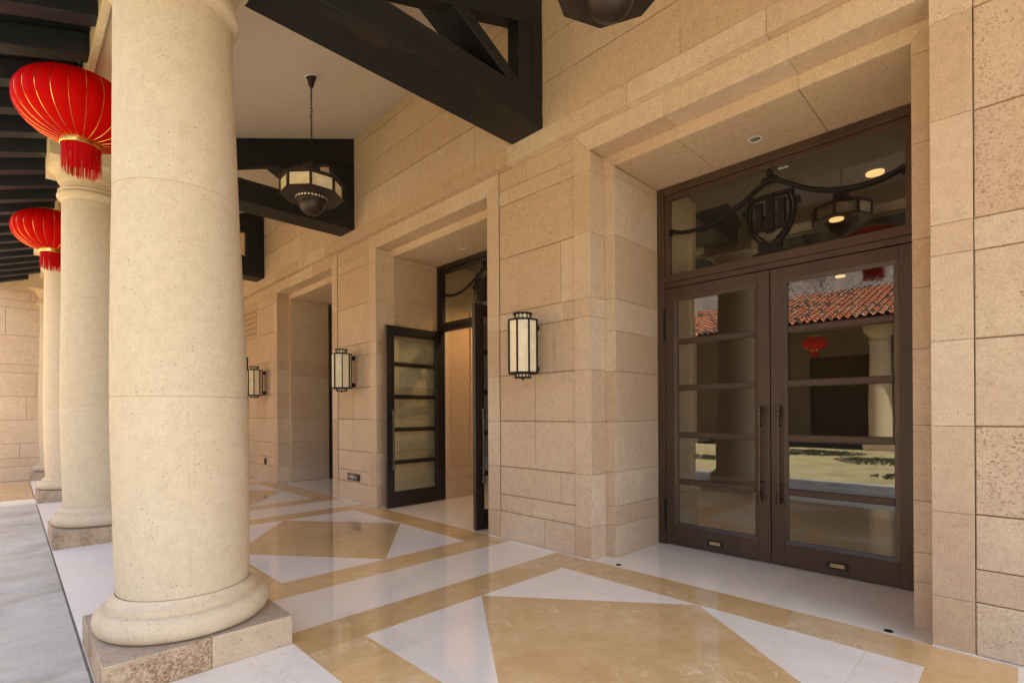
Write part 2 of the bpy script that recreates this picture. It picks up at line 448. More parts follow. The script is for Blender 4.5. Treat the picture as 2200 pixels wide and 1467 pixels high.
# ------------------------------------------------------------------ mesh helpers
class MB:
    """collects polygons, links them as ONE mesh object"""
    def __init__(s):
        s.v, s.f, s.t, s.k, s.mi, s.sm = [], [], [], [], [], []
    def poly(s, pts, tint=0.5, spk=0.3, mi=0, smooth=False):
        i = len(s.v)
        s.v += [tuple(p) for p in pts]
        s.f.append(tuple(range(i, i + len(pts))))
        s.t.append(tint); s.k.append(spk); s.mi.append(mi); s.sm.append(smooth)
    def raw(s, vs, fs, tint=0.5, spk=0.3, mi=0, smooth=False):
        i = len(s.v)
        s.v += [tuple(p) for p in vs]
        for f in fs:
            s.f.append(tuple(i + a for a in f))
            s.t.append(tint); s.k.append(spk); s.mi.append(mi); s.sm.append(smooth)
    def box(s, x0, x1, y0, y1, z0, z1, tint=0.5, spk=0.3, mi=0):
        vs = [(x, y, z) for z in (z0, z1) for y in (y0, y1) for x in (x0, x1)]
        s.raw(vs, [(0, 2, 3, 1), (4, 5, 7, 6), (0, 1, 5, 4), (2, 6, 7, 3), (0, 4, 6, 2), (1, 3, 7, 5)], tint, spk, mi)
    def quadblock(s, P, q, w, c, depth, tint, spk, mi=0):
        """q: four (u,v) corners counter-clockwise seen from outside; P(u,v,w) maps to world"""
        cu = sum(a for a, b in q) / 4
        cv = sum(b for a, b in q) / 4
        inn = []
        for a, b in q:
            inn.append((a + (c if a < cu else -c), b + (c if b < cv else -c)))
        n = 4
        back = [P(a, b, w - depth) for a, b in q]
        rim = [P(a, b, w - c) for a, b in q]
        fr = [P(a, b, w) for a, b in inn]
        vs = back + rim + fr
        fs = [(8, 9, 10, 11)]
        for i in range(4):
            j = (i + 1) % 4
            fs.append((4 + i, 4 + j, 8 + j, 8 + i))
            fs.append((i, j, 4 + j, 4 + i))
        a, b, d = Vector(fr[0]), Vector(fr[1]), Vector(fr[2])
        nn = (b - a).cross(d - a)
        out = Vector(P(0, 0, 1)) - Vector(P(0, 0, 0))
        if nn.dot(out) < 0:
            fs = [tuple(reversed(f)) for f in fs]
        s.raw(vs, fs, tint, spk, mi)
    def block(s, P, u0, u1, v0, v1, w=0.0, c=0.003, depth=0.03, gap=0.0015, tint=None, spk=None, gv=None):
        t = rnd.random() if tint is None else tint
        k = (0.1 + 0.5 * rnd.random() ** 2) if spk is None else spk
        gv = gap if gv is None else gv
        s.quadblock(P, [(u0 + gap, v0 + gv), (u1 - gap, v0 + gv), (u1 - gap, v1 - gv), (u0 + gap, v1 - gv)], w, c, depth, t, k)
    def lathe(s, prof, c=(0, 0, 0), seg=48, mi=0, tint=0.5, spk=0.3, smooth=True, lean=(0, 0), grooves=(), caps=(True, True), a0=0.0, tints=None):
        angs = [a0 + 2 * PI * i / seg for i in range(seg)]
        dr = {}
        for a in grooves:
            for da, d in ((-0.005, 0), (-0.0022, 0.0012), (0.0022, 0.0012), (0.005, 0)):
                angs.append((a + da) % (2 * PI)); dr[round((a + da) % (2 * PI), 6)] = d
        angs.sort()
        n = len(angs)
        vs = []
        for z, r in prof:
            for a in angs:
                rr = r - dr.get(round(a, 6), 0)
                vs.append((c[0] + lean[0] * z + rr * math.cos(a), c[1] + lean[1] * z + rr * math.sin(a), c[2] + z))
        i0 = len(s.v)
        s.v += vs
        for k in range(len(prof) - 1):
            for i in range(n):
                j = (i + 1) % n
                s.f.append((i0 + k * n + i, i0 + k * n + j, i0 + (k + 1) * n + j, i0 + (k + 1) * n + i))
                s.t.append(tints(prof[k][0]) if tints else tint); s.k.append(spk); s.mi.append(mi); s.sm.append(smooth)
        if caps[0] and prof[0][1] > 1e-5:
            s.f.append(tuple(i0 + i for i in reversed(range(n)))); s.t.append(tint); s.k.append(spk); s.mi.append(mi); s.sm.append(False)
        if caps[1] and prof[-1][1] > 1e-5:
            s.f.append(tuple(i0 + (len(prof) - 1) * n + i for i in range(n))); s.t.append(tint); s.k.append(spk); s.mi.append(mi); s.sm.append(False)
    def tube(s, pts, r, seg=8, mi=0, tint=0.5, closed=False, smooth=True, flat=1.0):
        pts = [Vector(p) for p in pts]
        n = len(pts)
        rings = []
        prevn = None
        for i, p in enumerate(pts):
            if closed:
                d = pts[(i + 1) % n] - pts[i - 1]
            else:
                d = pts[min(i + 1, n - 1)] - pts[max(i - 1, 0)]
            d.normalize()
            if prevn is None:
                ref = Vector((0, 0, 1)) if abs(d.z) < 0.9 else Vector((1, 0, 0))
                nn = d.cross(ref).normalized()
            else:
                nn = (prevn - d * prevn.dot(d)).normalized()
            prevn = nn
            bb = d.cross(nn)
            rr = r[i] if hasattr(r, '__len__') else r
            rings.append([p + nn * rr * flat * math.cos(2 * PI * k / seg) + bb * rr * math.sin(2 * PI * k / seg) for k in range(seg)])
        i0 = len(s.v)
        for rg in rings:
            s.v += [tuple(q) for q in rg]
        m = n if closed else n - 1
        for i in range(m):
            a, b = i * seg, ((i + 1) % n) * seg
            for k in range(seg):
                k2 = (k + 1) % seg
                s.f.append((i0 + a + k, i0 + a + k2, i0 + b + k2, i0 + b + k))
                s.t.append(tint); s.k.append(0.3); s.mi.append(mi); s.sm.append(smooth)
        if not closed:
            s.f.append(tuple(i0 + k for k in reversed(range(seg)))); s.t.append(tint); s.k.append(.3); s.mi.append(mi); s.sm.append(False)
            s.f.append(tuple(i0 + (n - 1) * seg + k for k in range(seg))); s.t.append(tint); s.k.append(.3); s.mi.append(mi); s.sm.append(False)
    def bar(s, a, b, w, h, mi=0, up=(0, 0, 1), tint=0.5):
        a, b = Vector(a), Vector(b)
        d = (b - a).normalized()
        x = d.cross(Vector(up)).normalized()
        y = x.cross(d)
        vs = [p + x * w / 2 * i + y * h / 2 * j for p in (a, b) for j in (-1, 1) for i in (-1, 1)]
        s.raw(vs, [(0, 1, 3, 2), (4, 6, 7, 5), (0, 4, 5, 1), (2, 3, 7, 6), (0, 2, 6, 4), (1, 5, 7, 3)], tint, 0.3, mi)
    def prism(s, outline, P, w0, w1, mi=0, tint=0.5, spk=0.3):
        """outline [(u,v)] extruded from w0 to w1 through map P"""
        n = len(outline)
        vs = [P(u, v, w0) for u, v in outline] + [P(u, v, w1) for u, v in outline]
        fs = [tuple(reversed(range(n))), tuple(range(n, 2 * n))] + [(i, (i + 1) % n, n + (i + 1) % n, n + i) for i in range(n)]
        s.raw(vs, fs, tint, spk, mi)
    def build(s, name, mats, parent=None, bevel=0.0, recalc=True):
        me = bpy.data.meshes.new(name)
        me.from_pydata(s.v, [], s.f)
        if not isinstance(mats, (list, tuple)):
            mats = [mats]
        for m in mats:
            me.materials.append(m)
        me.polygons.foreach_set('material_index', s.mi)
        me.polygons.foreach_set('use_smooth', s.sm)
        a = me.attributes.new('tint', 'FLOAT', 'FACE'); a.data.foreach_set('value', s.t)
        a = me.attributes.new('spk', 'FLOAT', 'FACE'); a.data.foreach_set('value', s.k)
        if recalc:
            import bmesh
            bm = bmesh.new(); bm.from_mesh(me)
            bmesh.ops.recalc_face_normals(bm, faces=bm.faces)
            bm.to_mesh(me); bm.free()
        me.set_sharp_from_angle(angle=R(32))
        me.update()
        o = bpy.data.objects.new(name, me)
        COL.objects.link(o)
        if parent:
            o.parent = parent
        if bevel:
            md = o.modifiers.new('bevel', 'BEVEL')
            md.width = bevel; md.segments = 2; md.limit_method = 'ANGLE'; md.angle_limit = R(40)
        return o

def tag(o, label=None, cat=None, group=None, kind=None):
    if label: o['label'] = label
    if cat: o['category'] = cat
    if group: o['group'] = group
    if kind: o['kind'] = kind
    elif label: o['kind'] = 'thing'
    return o

def thing(name, label, cat, loc=(0, 0, 0), rz=0.0, group=None):
    o = bpy.data.objects.new(name, None)
    o.empty_display_size = 0.2
    COL.objects.link(o)
    o.location = loc
    o.rotation_euler = (0, 0, rz)
    return tag(o, label, cat, group)

KIDS = {}
def kids(o):
    return [c for c in bpy.data.objects if c.parent == o]
def copy_tree(o, parent=None):
    c = o.copy(); COL.objects.link(c)
    c.parent = parent
    for ch in kids(o):
        copy_tree(ch, c)
    return c
def dup(root, loc, label, rz=None, group=None):
    c = copy_tree(root)
    c.location = loc
    if rz is not None: c.rotation_euler = (0, 0, rz)
    c['label'] = label
    if group: c['group'] = group
    return c

def text_mesh(body, size, name, mat, parent, M4, extrude=0.001):
    cu = bpy.data.curves.new(name, 'FONT')
    cu.body = body; cu.size = size; cu.extrude = extrude
    cu.align_x = 'CENTER'; cu.align_y = 'CENTER'
    ob = bpy.data.objects.new(name + '_src', cu)
    COL.objects.link(ob)
    dg = bpy.context.evaluated_depsgraph_get()
    me = bpy.data.meshes.new_from_object(ob.evaluated_get(dg))
    bpy.data.objects.remove(ob)
    bpy.data.curves.remove(cu)
    me.name = name
    me.materials.clear(); me.materials.append(mat)
    me.transform(M4)
    o = bpy.data.objects.new(name, me); COL.objects.link(o)
    o.parent = parent
    return o

def PX(x0):   # plane facing -X: u = Y, v = Z
    return lambda u, v, w: (x0 - w, u, v)
def PYm(y0):  # facing -Y: u = X
    return lambda u, v, w: (u, y0 - w, v)
def PYp(y0):  # facing +Y
    return lambda u, v, w: (u, y0 + w, v)
def PZm(z0):  # facing -Z: u = Y, v = X
    return lambda u, v, w: (v, u, z0 - w)

# ------------------------------------------------------------------ dimensions
BAY = 4.22
XF, XS, XD = 4.19, 4.433, 5.31          # front face, stepped strip, door plane
YC = [1.75, 5.97, 10.19]                # centres of the three door openings
HO, HI = 1.333, 1.21                    # half width of the opening at the front and behind the step
YEND = 16.25
YR = -1.5                             # arcade roof cut short here, unseen behind the camera, to let in sky light
CEIL = lambda x: 6.10 + 0.369 * (x - 4.13)
EAVE = lambda x: 4.71 + 0.34 * x        # underside of the eave boards

# ------------------------------------------------------------------ ground and floors (setting)
g = MB(); g.box(-150, 150, -150, 150, -0.4, -0.06)
tag(g.build('ground', M['soil']), kind='structure')

fl = MB()
def fq(a, b, c, d, mi): fl.poly([(*a, 0), (*b, 0), (*c, 0), (*d, 0)], mi=mi, tint=rnd.random())
def rect(x0, x1, y0, y1, mi): fq((x0, y0), (x1, y0), (x1, y1), (x0, y1), mi)
XA, XB, XC_, XE = 1.315, 1.71, 3.797, 4.185
YLO = -7.0
for k in range(-2, 4):
    yc = 1.78 + BAY * k
    hy, ho = 1.365, 1.752
    y0, y1 = yc - ho, yc + ho
    i0, i1 = yc - hy, yc + hy
    rect(XA, XE, y0, i0, 0); rect(XA, XE, i1, y1, 0)
    rect(XA, XB, i0, i1, 0); rect(XC_, XE, i0, i1, 0)
    xm = (XB + XC_) / 2
    fq((xm, i0), (XC_, yc), (xm, i1), (XB, yc), 0)
    for p in (((XB, i0), (xm, i0), (XB, yc)), ((xm, i0), (XC_, i0), (XC_, yc)), ((XC_, yc), (XC_, i1), (xm, i1)), ((xm, i1), (XB, i1), (XB, yc))):
        fl.poly([(*q, 0) for q in p], mi=1, tint=rnd.random())
    rect(XA, XE, y1, y1 + BAY - 2 * ho, 3)
yhi = 1.78 + BAY * 3 + 1.752 + BAY - 3.504
ylo = 1.78 - BAY * 2 - 1.752
rect(0.337, XA, ylo, yhi, 2)
rect(XE, 12.5, ylo, yhi, 3)
fl.poly([(0.337, ylo, 0), (0.337, yhi, 0), (0.337, yhi, -0.2), (0.337, ylo, -0.2)], mi=2)
tag(fl.build('floor', [M['gold'], M['white'], M['slab'], M['creammarble']], recalc=False), kind='structure')

pv = MB()
ys = [-9.0]
for yy in (-6.6, -4.2, -1.8, 0.5, 2.35, 3.9, 5.55, 7.1, 8.05, 9.9, 11.86):
    ys.append(yy)
P_up = lambda u, v, w: (u, v, w)
for i in range(len(ys) - 1):
    xe = 0.3285
    for j in range(2):
        wdt = 1.12
        xa = xe - wdt
        pv.block(P_up, xa, xe, ys[i], ys[i + 1], w=-0.008 + rnd.uniform(-.001, .001), c=0.005, depth=0.1, gap=0.003)
        xe = xa
pv.box(0.3262, 0.3368, -9.0, 11.87, -0.1, -0.013, mi=1)
tag(pv.build('courtyard_pavement', [M['pave'], M['joint']]), kind='structure')
gd = MB()
gd.box(-12.6, -1.92, -30, 11.86, -0.3, -0.012)
tag(gd.build('garden_path', M['sandpave']), kind='structure')
r_ = random.Random(5)
bed = MB()
for cx_, cy_, ra, rb in ((-3.3, 1.6, 0.5, 0.9), (-7.4, 2.6, 1.3, 1.5), (-9.6, 5.4, 1.3, 1.7), (-5.4, 8.6, 1.0, 2.2), (-8.4, -8.5, 2.2, 4.5)):
    for k in range(int(ra * rb * 420)):
        a, q = r_.uniform(0, 2 * PI), math.sqrt(r_.random())
        px_, py_ = cx_ + ra * q * math.cos(a) * (1 + .15 * math.sin(3 * a)), cy_ + rb * q * math.sin(a)
        p = Vector((px_, py_, r_.uniform(-0.01, 0.04 * (1.2 - q))))
        d = Vector((r_.uniform(-1, 1), r_.uniform(-1, 1), r_.uniform(0.1, 1))).normalized() * r_.uniform(.05, .10)
        e = d.cross(Vector((r_.uniform(-1, 1), r_.uniform(-1, 1), 0.3))).normalized() * 0.03
        bed.poly([p, p + d * .5 + e, p + d, p + d * .5 - e], tint=r_.random())
M['cover'] = plain_mat('ground_cover_leaf', (0.022, 0.028, 0.010), 0.7, var=0.5, scale=14)
tag(bed.build('ground_cover', M['cover'], recalc=False), 'low dark green planting in the sunlit courtyard beds', 'ground cover', kind='stuff')
tr = MB()
tr.box(-16.0, 0.3285, 11.875, 12.52, -0.15, 0.004, mi=0)
tr.box(-16.0, 0.322, 12.524, YEND + .1, -0.15, 0.0, mi=1)
tag(tr.build('terrace', [M['slab'], M['gold']]), kind='structure')

# ------------------------------------------------------------------ facade wall
wall = thing('facade_wall', 'long pale sandstone wall with three tall door openings and a cornice', 'wall', (0, 0, 0))
ZF = [0.0, 0.325, 0.525, 0.86, 1.40, 1.935, 2.475, 2.67, 3.33, 3.96, 4.137, 4.36]
ZS = [0.0, 0.325, 0.86, 1.40, 1.935, 2.475, 2.67, 3.33, 3.955]
ZR = [0.0, 0.325, 0.525, 0.88, 1.40, 1.92, 2.34, 2.67, 3.33, 3.94]
edges = []
for c in YC:
    edges += [(c - HO, c + HO)]
def field(mb, y0, y1, spec, rough=(.45, .65, .6, .62, .35, .45, .5, .72, 1.0, .6, .6)):
    P = PX(XF + 0.006)
    for i in range(len(ZF) - 1):
        z0, z1 = ZF[i], ZF[i + 1]
        n = spec[i % len(spec)] if isinstance(spec, list) else 1
        L = y1 - y0
        cuts = [y0, y1]
        if L > 0.8:
            fr = [(0.38,), (0.55,), (0.18,), (0.5,), (0.5,), (0.27,), (0.14,), (0.17,), (), (0.15, 0.85), (0.6,)][i]
            cuts = [y0] + [y0 + f * L for f in sorted(fr)] + [y1]
            if L > 2.4:
                nn = max(2, round(L / 1.05)); off = 0.35 if i % 2 else 0.0
                cuts = [y0] + [y0 + (k + off) * L / nn for k in range(1, nn)] + [y1]
        big = (z1 - z0) > 0.3
        for a, b in zip(cuts[:-1], cuts[1:]):
            gp = 0.004 if big else 0.0022
            w = 0.010 if z1 < 0.33 else 0.0
            spk = None
            spk = min(1.0, rough[i] * rnd.uniform(0.85, 1.15))
            mb.block(P, a, b, z0, z1, w=w, c=0.006 if big else 0.004, gap=gp * 0.6, gv=gp, tint=(0.4 * rnd.random() if i <= 3 else 0.25 + 0.75 * rnd.random()), depth=0.03, spk=spk)  # lowest courses paler: stone tone plus sky and floor light put into the tint
def strip(mb, y0, y1):
    P = PX(XF)
    for i in range(len(ZS) - 1):
        mb.block(P, y0, y1, ZS[i], ZS[i + 1], w=0.008 if i else 0.012, c=0.002, gap=0.0012, depth=0.0115 if i else 0.0155, spk=0.1 + 0.25 * rnd.random())
SW = 0.205
piers = []
bounds = [(-0.94, edges[0][0])] + [(edges[i][1], edges[i + 1][0]) for i in range(2)] + [(edges[2][1], YEND)]
for k, (a, b) in enumerate(bounds):
    mb = MB()
    sa = a + (SW if k > 0 else 0)
    sb = b - (SW if k < 3 else 0)
    if k == 3:
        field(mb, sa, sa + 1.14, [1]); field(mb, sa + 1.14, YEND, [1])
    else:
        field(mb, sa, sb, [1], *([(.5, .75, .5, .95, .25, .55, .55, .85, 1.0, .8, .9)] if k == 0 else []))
    if k > 0: strip(mb, a, sa)
    if k < 3: strip(mb, sb, b)
    mb.box(XF + 0.022, XD + 0.3, a + 0.16 if k else a, b - 0.16 if k < 3 else b, 0.0, 4.38, mi=1)
    mb.box(XF - 0.021, XF - 0.0125, a + .002, b - .002, 0.001, 0.008, mi=2)
    mb.build('pier', [M['stone'], M['mortar'], M['whitetrim']], wall)
# wall behind the camera side
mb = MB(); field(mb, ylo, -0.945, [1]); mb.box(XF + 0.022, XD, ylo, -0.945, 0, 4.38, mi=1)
mb.build('pier', [M['stone'], M['mortar']], wall)
# door surrounds
for c in YC:
    mb = MB()
    P = PX(XF)
    a, b = c - HO, c + HO
    ze, zo = 3.955, 4.15
    zt = 4.36
    # mitred corners and lintel of the outer frame
    for sgn, e in ((-1, a), (1, b)):
        o = e + sgn * SW
        q = [(o, ze), (e, ze), (e, zo), (o, zt)] if sgn < 0 else [(e, ze), (o, ze), (o, zt), (e, zo)]
        mb.quadblock(P, q, 0.008, 0.002, 0.0115, rnd.random(), 0.2)
    j1, j2 = c + 0.518, c - 0.509
    segs = [(a - SW, a, j2, j2), (j2, j2, j1, j1), (j1, j1, b, b + SW)]
    for tl, bl, br, tr_ in segs:
        mb.quadblock(P, [(bl + .001, zo), (br - .001, zo), (tr_ - .001, zt), (tl + .001, zt)], 0.008, 0.002, 0.0115, rnd.random(), 0.15)
    # returns of the step
    for sgn, e, PP in ((-1, a, PYp(a)), (1, b, PYm(b))):
        for i in range(len(ZS) - 1):
            mb.block(PP, XF + 0.0040, XS + 0.02, ZS[i], ZS[i + 1], w=0, c=0.002, depth=0.03)
        mb.block(PP, XF + 0.0040, XS + 0.02, ze, zo, w=0, c=0.002, depth=0.03)
    for y0, y1 in ((a, j2), (j2, j1), (j1, b)):
        mb.block(PZm(zo), y0, y1, XF + 0.0040, XS + 0.02, w=0, c=0.002, depth=0.03, spk=0.15)
    # inner strip
    P2 = PX(XS)
    ia, ib = c - HI, c + HI
    for i in range(len(ZR) - 1):
        mb.block(P2, a + .001, ia, ZR[i], ZR[i + 1], w=0, c=0.002, depth=0.0115)
        mb.block(P2, ib, b - .001, ZR[i], ZR[i + 1], w=0, c=0.002, depth=0.0115)
    zi = 4.035
    mb.quadblock(P2, [(a, 3.942), (ia, 3.942), (ia, zi), (a, zo)], 0, 0.002, 0.0115, .5, .2)
    mb.quadblock(P2, [(ib, 3.942), (b, 3.942), (b, zo), (ib, zi)], 0, 0.002, 0.0115, .4, .2)
    for tl, bl, br, tr_ in [(a, ia, j2, j2), (j2, j2, j1, j1), (j1, j1, ib, b)]:
        mb.quadblock(P2, [(bl + .001, zi), (br - .001, zi), (tr_ - .001, zo), (tl + .001, zo)], 0, 0.002, 0.0115, rnd.random(), 0.15)
    # reveals and soffit
    for PP in (PYp(ia), PYm(ib)):
        for i in range(len(ZR) - 1):
            mb.block(PP, XS + 0.0120, XD + 0.10, ZR[i], ZR[i + 1], w=0, c=0.0025, depth=0.03)
        mb.block(PP, XS + 0.0120, XD + 0.10, ZR[-1], zi, w=0, c=0.002, depth=0.03)
    for y0, y1 in ((ia, j2), (j2, j1), (j1, ib)):
        mb.block(PZm(zi), y0, y1, XS + 0.0120, XD + 0.1, w=0, c=0.002, depth=0.03, gap=0.0025, tint=0.6, spk=0.1)
    mb.box(XF + 0.03, XD + 0.3, a - 0.15, b + 0.15, 4.19, 4.38, mi=1)
    mb.build('door_surround', [M['stone'], M['mortar']], wall)
# cornice
mb = MB()
P = PX(4.107)
y = ylo
joints = [ylo, -2.1, -1.1, 0.25, 1.37, 2.60, 3.402, 4.20, 5.4, 6.6, 7.8, 9.0, 10.2, 11.4, 12.6, 13.8, 15.0, YEND]
for a, b in zip(joints[:-1], joints[1:]):
    t = rnd.random()
    mb.block(P, a, b, 4.362, 4.568, w=0, c=0.004, depth=0.02, tint=t, spk=0.45 + 0.35 * rnd.random())
    mb.block(PZm(4.362), a, b, 4.107, XF + 0.02, w=0, c=0.004, depth=0.02, tint=t, spk=0.1)
mb.box(4.118, 4.45, ylo, YEND, 4.376, 4.56, mi=1)
mb.build('cornice', [M['stone'], M['mortar']], wall)
# wall above the cornice
mb = MB()
P = PX(4.13)
zz = [4.570, 5.06, 5.512, 5.955, 6.25]
jl = [[3.02, 2.21], [2.5], [2.94], [2.4]]
for i in range(4):
    y = ylo + (0.0 if i % 2 else 0.55)
    a = ylo
    while a < YEND:
        b = min(a + (1.12 + 0.35 * rnd.random()), YEND)
        if YEND - b < 0.3: b = YEND
        mb.block(P, a, b, zz[i], zz[i + 1], w=0, c=0.003, depth=0.03, gap=0.0012, gv=0.0062, tint=0.25 + 0.75 * rnd.random(), spk=0.15 + 0.5 * rnd.random())
        a = b
mb.box(4.145, 4.8, -14.0, YEND, 4.575, 12.5, mi=1)  # upper mass, its unseen height and length shaped to block the sun
mb.build('upper_wall', [M['stone'], M['mortar']], wall)

# end wall across the far end of the arcade and terrace
ew = MB()
P = PYm(YEND)
for i in range(len(ZF) - 1):
    x = 4.13; first = True
    while x > -16:
        L = (1.0 + 0.7 * rnd.random()) * (0.55 if first and i % 2 else 1); first = False
        x2 = max(x - L, -16.2)
        ew.block(P, x2, x, ZF[i], ZF[i + 1], w=0.01 if i == 0 else 0, c=0.004, gap=0.003, depth=0.03, spk=0.25 * rnd.random(), tint=0.5 * rnd.random())
        x = x2
x = 4.13
for z0, z1 in ((4.36, 4.95), (4.95, 5.5), (5.5, 6.1), (6.1, 6.7)):
    x = 4.13
    while x > -16:
        x2 = max(x - 1.2 - .5 * rnd.random(), -16.2)
        ew.block(P, x2, x, z0, z1, w=0, c=0.004, gap=0.003, depth=0.03, spk=0.2 * rnd.random())
        x = x2
ew.box(-16.2, 4.9, YEND + 0.015, YEND + 0.6, 0, 7.2, mi=1)
tag(ew.build('end_wall', [M['stone'], M['mortar']]), 'plain coursed sandstone wall closing the far end behind the columns', 'wall')

# ------------------------------------------------------------------ columns
LEAN = (-0.0115, 0.0018)
def make_column(loc, label, group):
    t = thing('stone_column', label, 'column', loc, 0, group)
    b = MB()
    b.box(-0.488, 0.02, -0.488, 0.488, 0, 0.187, tint=0.7, spk=0.9)
    b.box(0.0225, 0.488, -0.488, 0.488, 0, 0.187, tint=0.3, spk=0.35)
    b.box(0.0, 0.04, -0.48, 0.48, 0, 0.18, tint=0.1, spk=0.0)
    b.build('plinth', M['plinth'], t, bevel=0.006)
    b = MB()
    pr = [(0.188, 0.40), (0.190, 0.435)]
    for i in range(17):
        a = -PI / 2 + PI * i / 16
        pr.append((0.262 + 0.072 * math.sin(a), 0.431 + 0.053 * math.cos(a)))
    pr += [(0.3345, 0.418), (0.337, 0.4135), (0.366, 0.4125), (0.369, 0.409), (0.376, 0.398), (0.386, 0.386), (0.398, 0.377), (0.410, 0.373), (0.412, 0.371)]
    b.lathe(pr, seg=96, tint=0.3, spk=0.25, lean=LEAN, grooves=(R(262),), caps=(False, False))
    b.build('base', M['colstone'], t)
    b = MB()
    pr = [(0.413, 0.3665)]
    zs = [0.43 + i * (4.05 - 0.43) / 60 for i in range(61)]
    def rad(z):
        u = (z - 0.4) / 3.65
        return 0.368 + 0.012 * math.sin(PI * min(1, u * 1.5)) * (1 if u < 0.667 else 0) - (0.046 * max(0, u - 0.25) ** 1.25 / 0.75 ** 1.25)
    for z in zs:
        pr.append((z, rad(z)))
    for zj in (1.607, 2.88):
        r0 = rad(zj)
        pr = [p for p in pr if abs(p[0] - zj) > 0.012]
        pr += [(zj - 0.004, r0), (zj - 0.0015, r0 - 0.004), (zj + 0.0015, r0 - 0.004), (zj + 0.004, r0)]
    pr.sort()
    b.lathe(pr, seg=96, spk=0.3, lean=LEAN, grooves=(R(262), R(82)), caps=(False, False), tints=lambda z: 0.25 if z < 1.6 else (0.75 if z < 2.88 else 0.4))
    b.build('shaft', M['colstone'], t)
    b = MB()
    pr = [(4.05, 0.322), (4.06, 0.326), (4.075, 0.335)]
    for i in range(9):
        a = -PI / 2 + PI * i / 8
        pr.append((4.115 + 0.035 * math.sin(a), 0.338 + 0.030 * math.cos(a)))
    pr += [(4.152, 0.345), (4.165, 0.353), (4.18, 0.353), (4.19, 0.340), (4.20, 0.327), (4.265, 0.325), (4.27, 0.340), (4.285, 0.342), (4.29, 0.356), (4.305, 0.358)]
    for i in range(10):
        a = PI / 2 * i / 9
        pr.append((4.305 + 0.125 * math.sin(a) , 0.36 + 0.075 * (1 - math.cos(a)) + 0.01 * i / 9))
    b.lathe(pr, seg=80, tint=0.35, spk=0.2, lean=LEAN, caps=(False, False))
    dx = LEAN[0] * 4.4
    b.box(-0.438 + dx, 0.438 + dx, -0.438, 0.438, 4.430, 4.845, tint=0.35, spk=0.2)
    b.build('capital', M['colstone'], t)
    return t
cg = 'columns of the arcade'
col1 = make_column((0.825, 3.86, 0), 'nearest and largest stone column, at the left front of the arcade', cg)
dup(col1, (0.825, 8.08, 0), 'second stone column, between the nearest column and the narrow one', group=cg)
dup(col1, (0.825, 12.30, 0), 'third stone column, slim in the distance left of the second', group=cg)
dup(col1, (0.825, 16.45, 0), 'farthest stone column, half sunk into the end wall', group=cg)
og = 'columns across the courtyard'
for k, nm in enumerate(('opposite column mirrored in the door glass, right of the near door', 'opposite column across the courtyard facing the right door', 'opposite column across the courtyard facing the open door', 'opposite column across the courtyard facing the third door', 'opposite column across the courtyard nearest the end wall')):
    dup(col1, (-13.0, -0.36 + BAY * k, 0), nm, PI, og)

# stone beam over the columns
b = MB()
joints = [YR, 0.6, 1.75, 2.9, 3.86, 4.9, 6.1, 7.2, 8.08, 9.2, 10.3, 11.3, 12.3, 13.4, 14.5, 15.4, YEND]
for a, c in zip(joints[:-1], joints[1:]):
    t = rnd.random()
    b.block(PZm(4.70), a, c, 0.585, 1.07, c=0.003, depth=0.05, tint=t, spk=0.2)
    b.block(PX(0.525), a, c, 4.665, 5.0, c=0.003, depth=0.05, tint=t * .5, spk=0.1)
b.box(0.53, 0.583, YR, YEND, 4.672, 4.99, tint=.3, spk=.1)
b.box(0.584, 1.075, YR, YEND, 4.72, 5.0, tint=.3, spk=.1)
tag(b.build('architrave_beam', M['colstone']), 'long stone beam resting on the column capitals under the eave', 'beam')

# ------------------------------------------------------------------ ceiling and roof
b = MB()
b.poly([(1.06, YR, CEIL(1.06)), (1.06, YEND, CEIL(1.06)), (4.132, YEND, CEIL(4.132)), (4.132, YR, CEIL(4.132))])
b.poly([(1.06, YR, CEIL(1.06) + .08), (1.06, YEND, CEIL(1.06) + .08), (4.132, YEND, CEIL(4.132) + .08), (4.132, YR, CEIL(4.132) + .08)])
tag(b.build('ceiling', M['plaster'], recalc=False), kind='structure')

roof = thing('eave_roof', 'lean-to roof of the arcade with black timber rafters under its eave', 'roof')
b = MB()
x0, x1 = -0.32, 4.2
prof = [(x0, EAVE(x0) + 0.03), (0.55, EAVE(0.55) + 0.03), (0.55, CEIL(0.55) + 0.35), (x1, CEIL(x1) + 0.12), (x1, CEIL(x1) + 0.32), (x0, EAVE(x0) + 0.14)]
prof = [(x0, EAVE(x0) + 0.03), (0.56, EAVE(0.56) + 0.03), (1.0, 5.06), (x1, CEIL(x1) + 0.1), (x1, CEIL(x1) + 0.3), (x0, EAVE(x0) + 0.14)]
b.prism(prof, lambda u, v, w: (u, w, v), YR, YEND)
b.build('roof_slab', M['tile'], roof)
b = MB()
nb = 8
for i in range(int((YEND - YR) / 0.2) + 1):
    ya = YR + i * 0.2
    yb = min(ya + 0.197, YEND)
    if yb <= ya: continue
    dz = rnd.uniform(0, 0.004)
    b.prism([(x0, EAVE(x0) + dz), (0.535, EAVE(0.535) + dz), (0.535, EAVE(0.535) + 0.028), (x0, EAVE(x0) + 0.028)], lambda u, v, w: (u, w, v), ya, yb)
b.build('eave_boards', M['board'], roof)
yr = YEND - 0.14
while yr > YR + 0.2:
    b = MB()
    d = 0.185
    xr0 = -0.27 + rnd.uniform(-.004, .004)
    b.prism([(xr0, EAVE(xr0) - d * 0.55), (xr0 + 0.07, EAVE(xr0 + 0.07) - d), (0.522, EAVE(0.522) - d), (0.522, EAVE(0.522) - 0.001), (xr0, EAVE(xr0) - 0.001)], lambda u, v, w: (u, w, v), yr - 0.085, yr + 0.085)
    b.build('rafter', M['rafter'], roof, bevel=0.005)
    yr -= 0.6

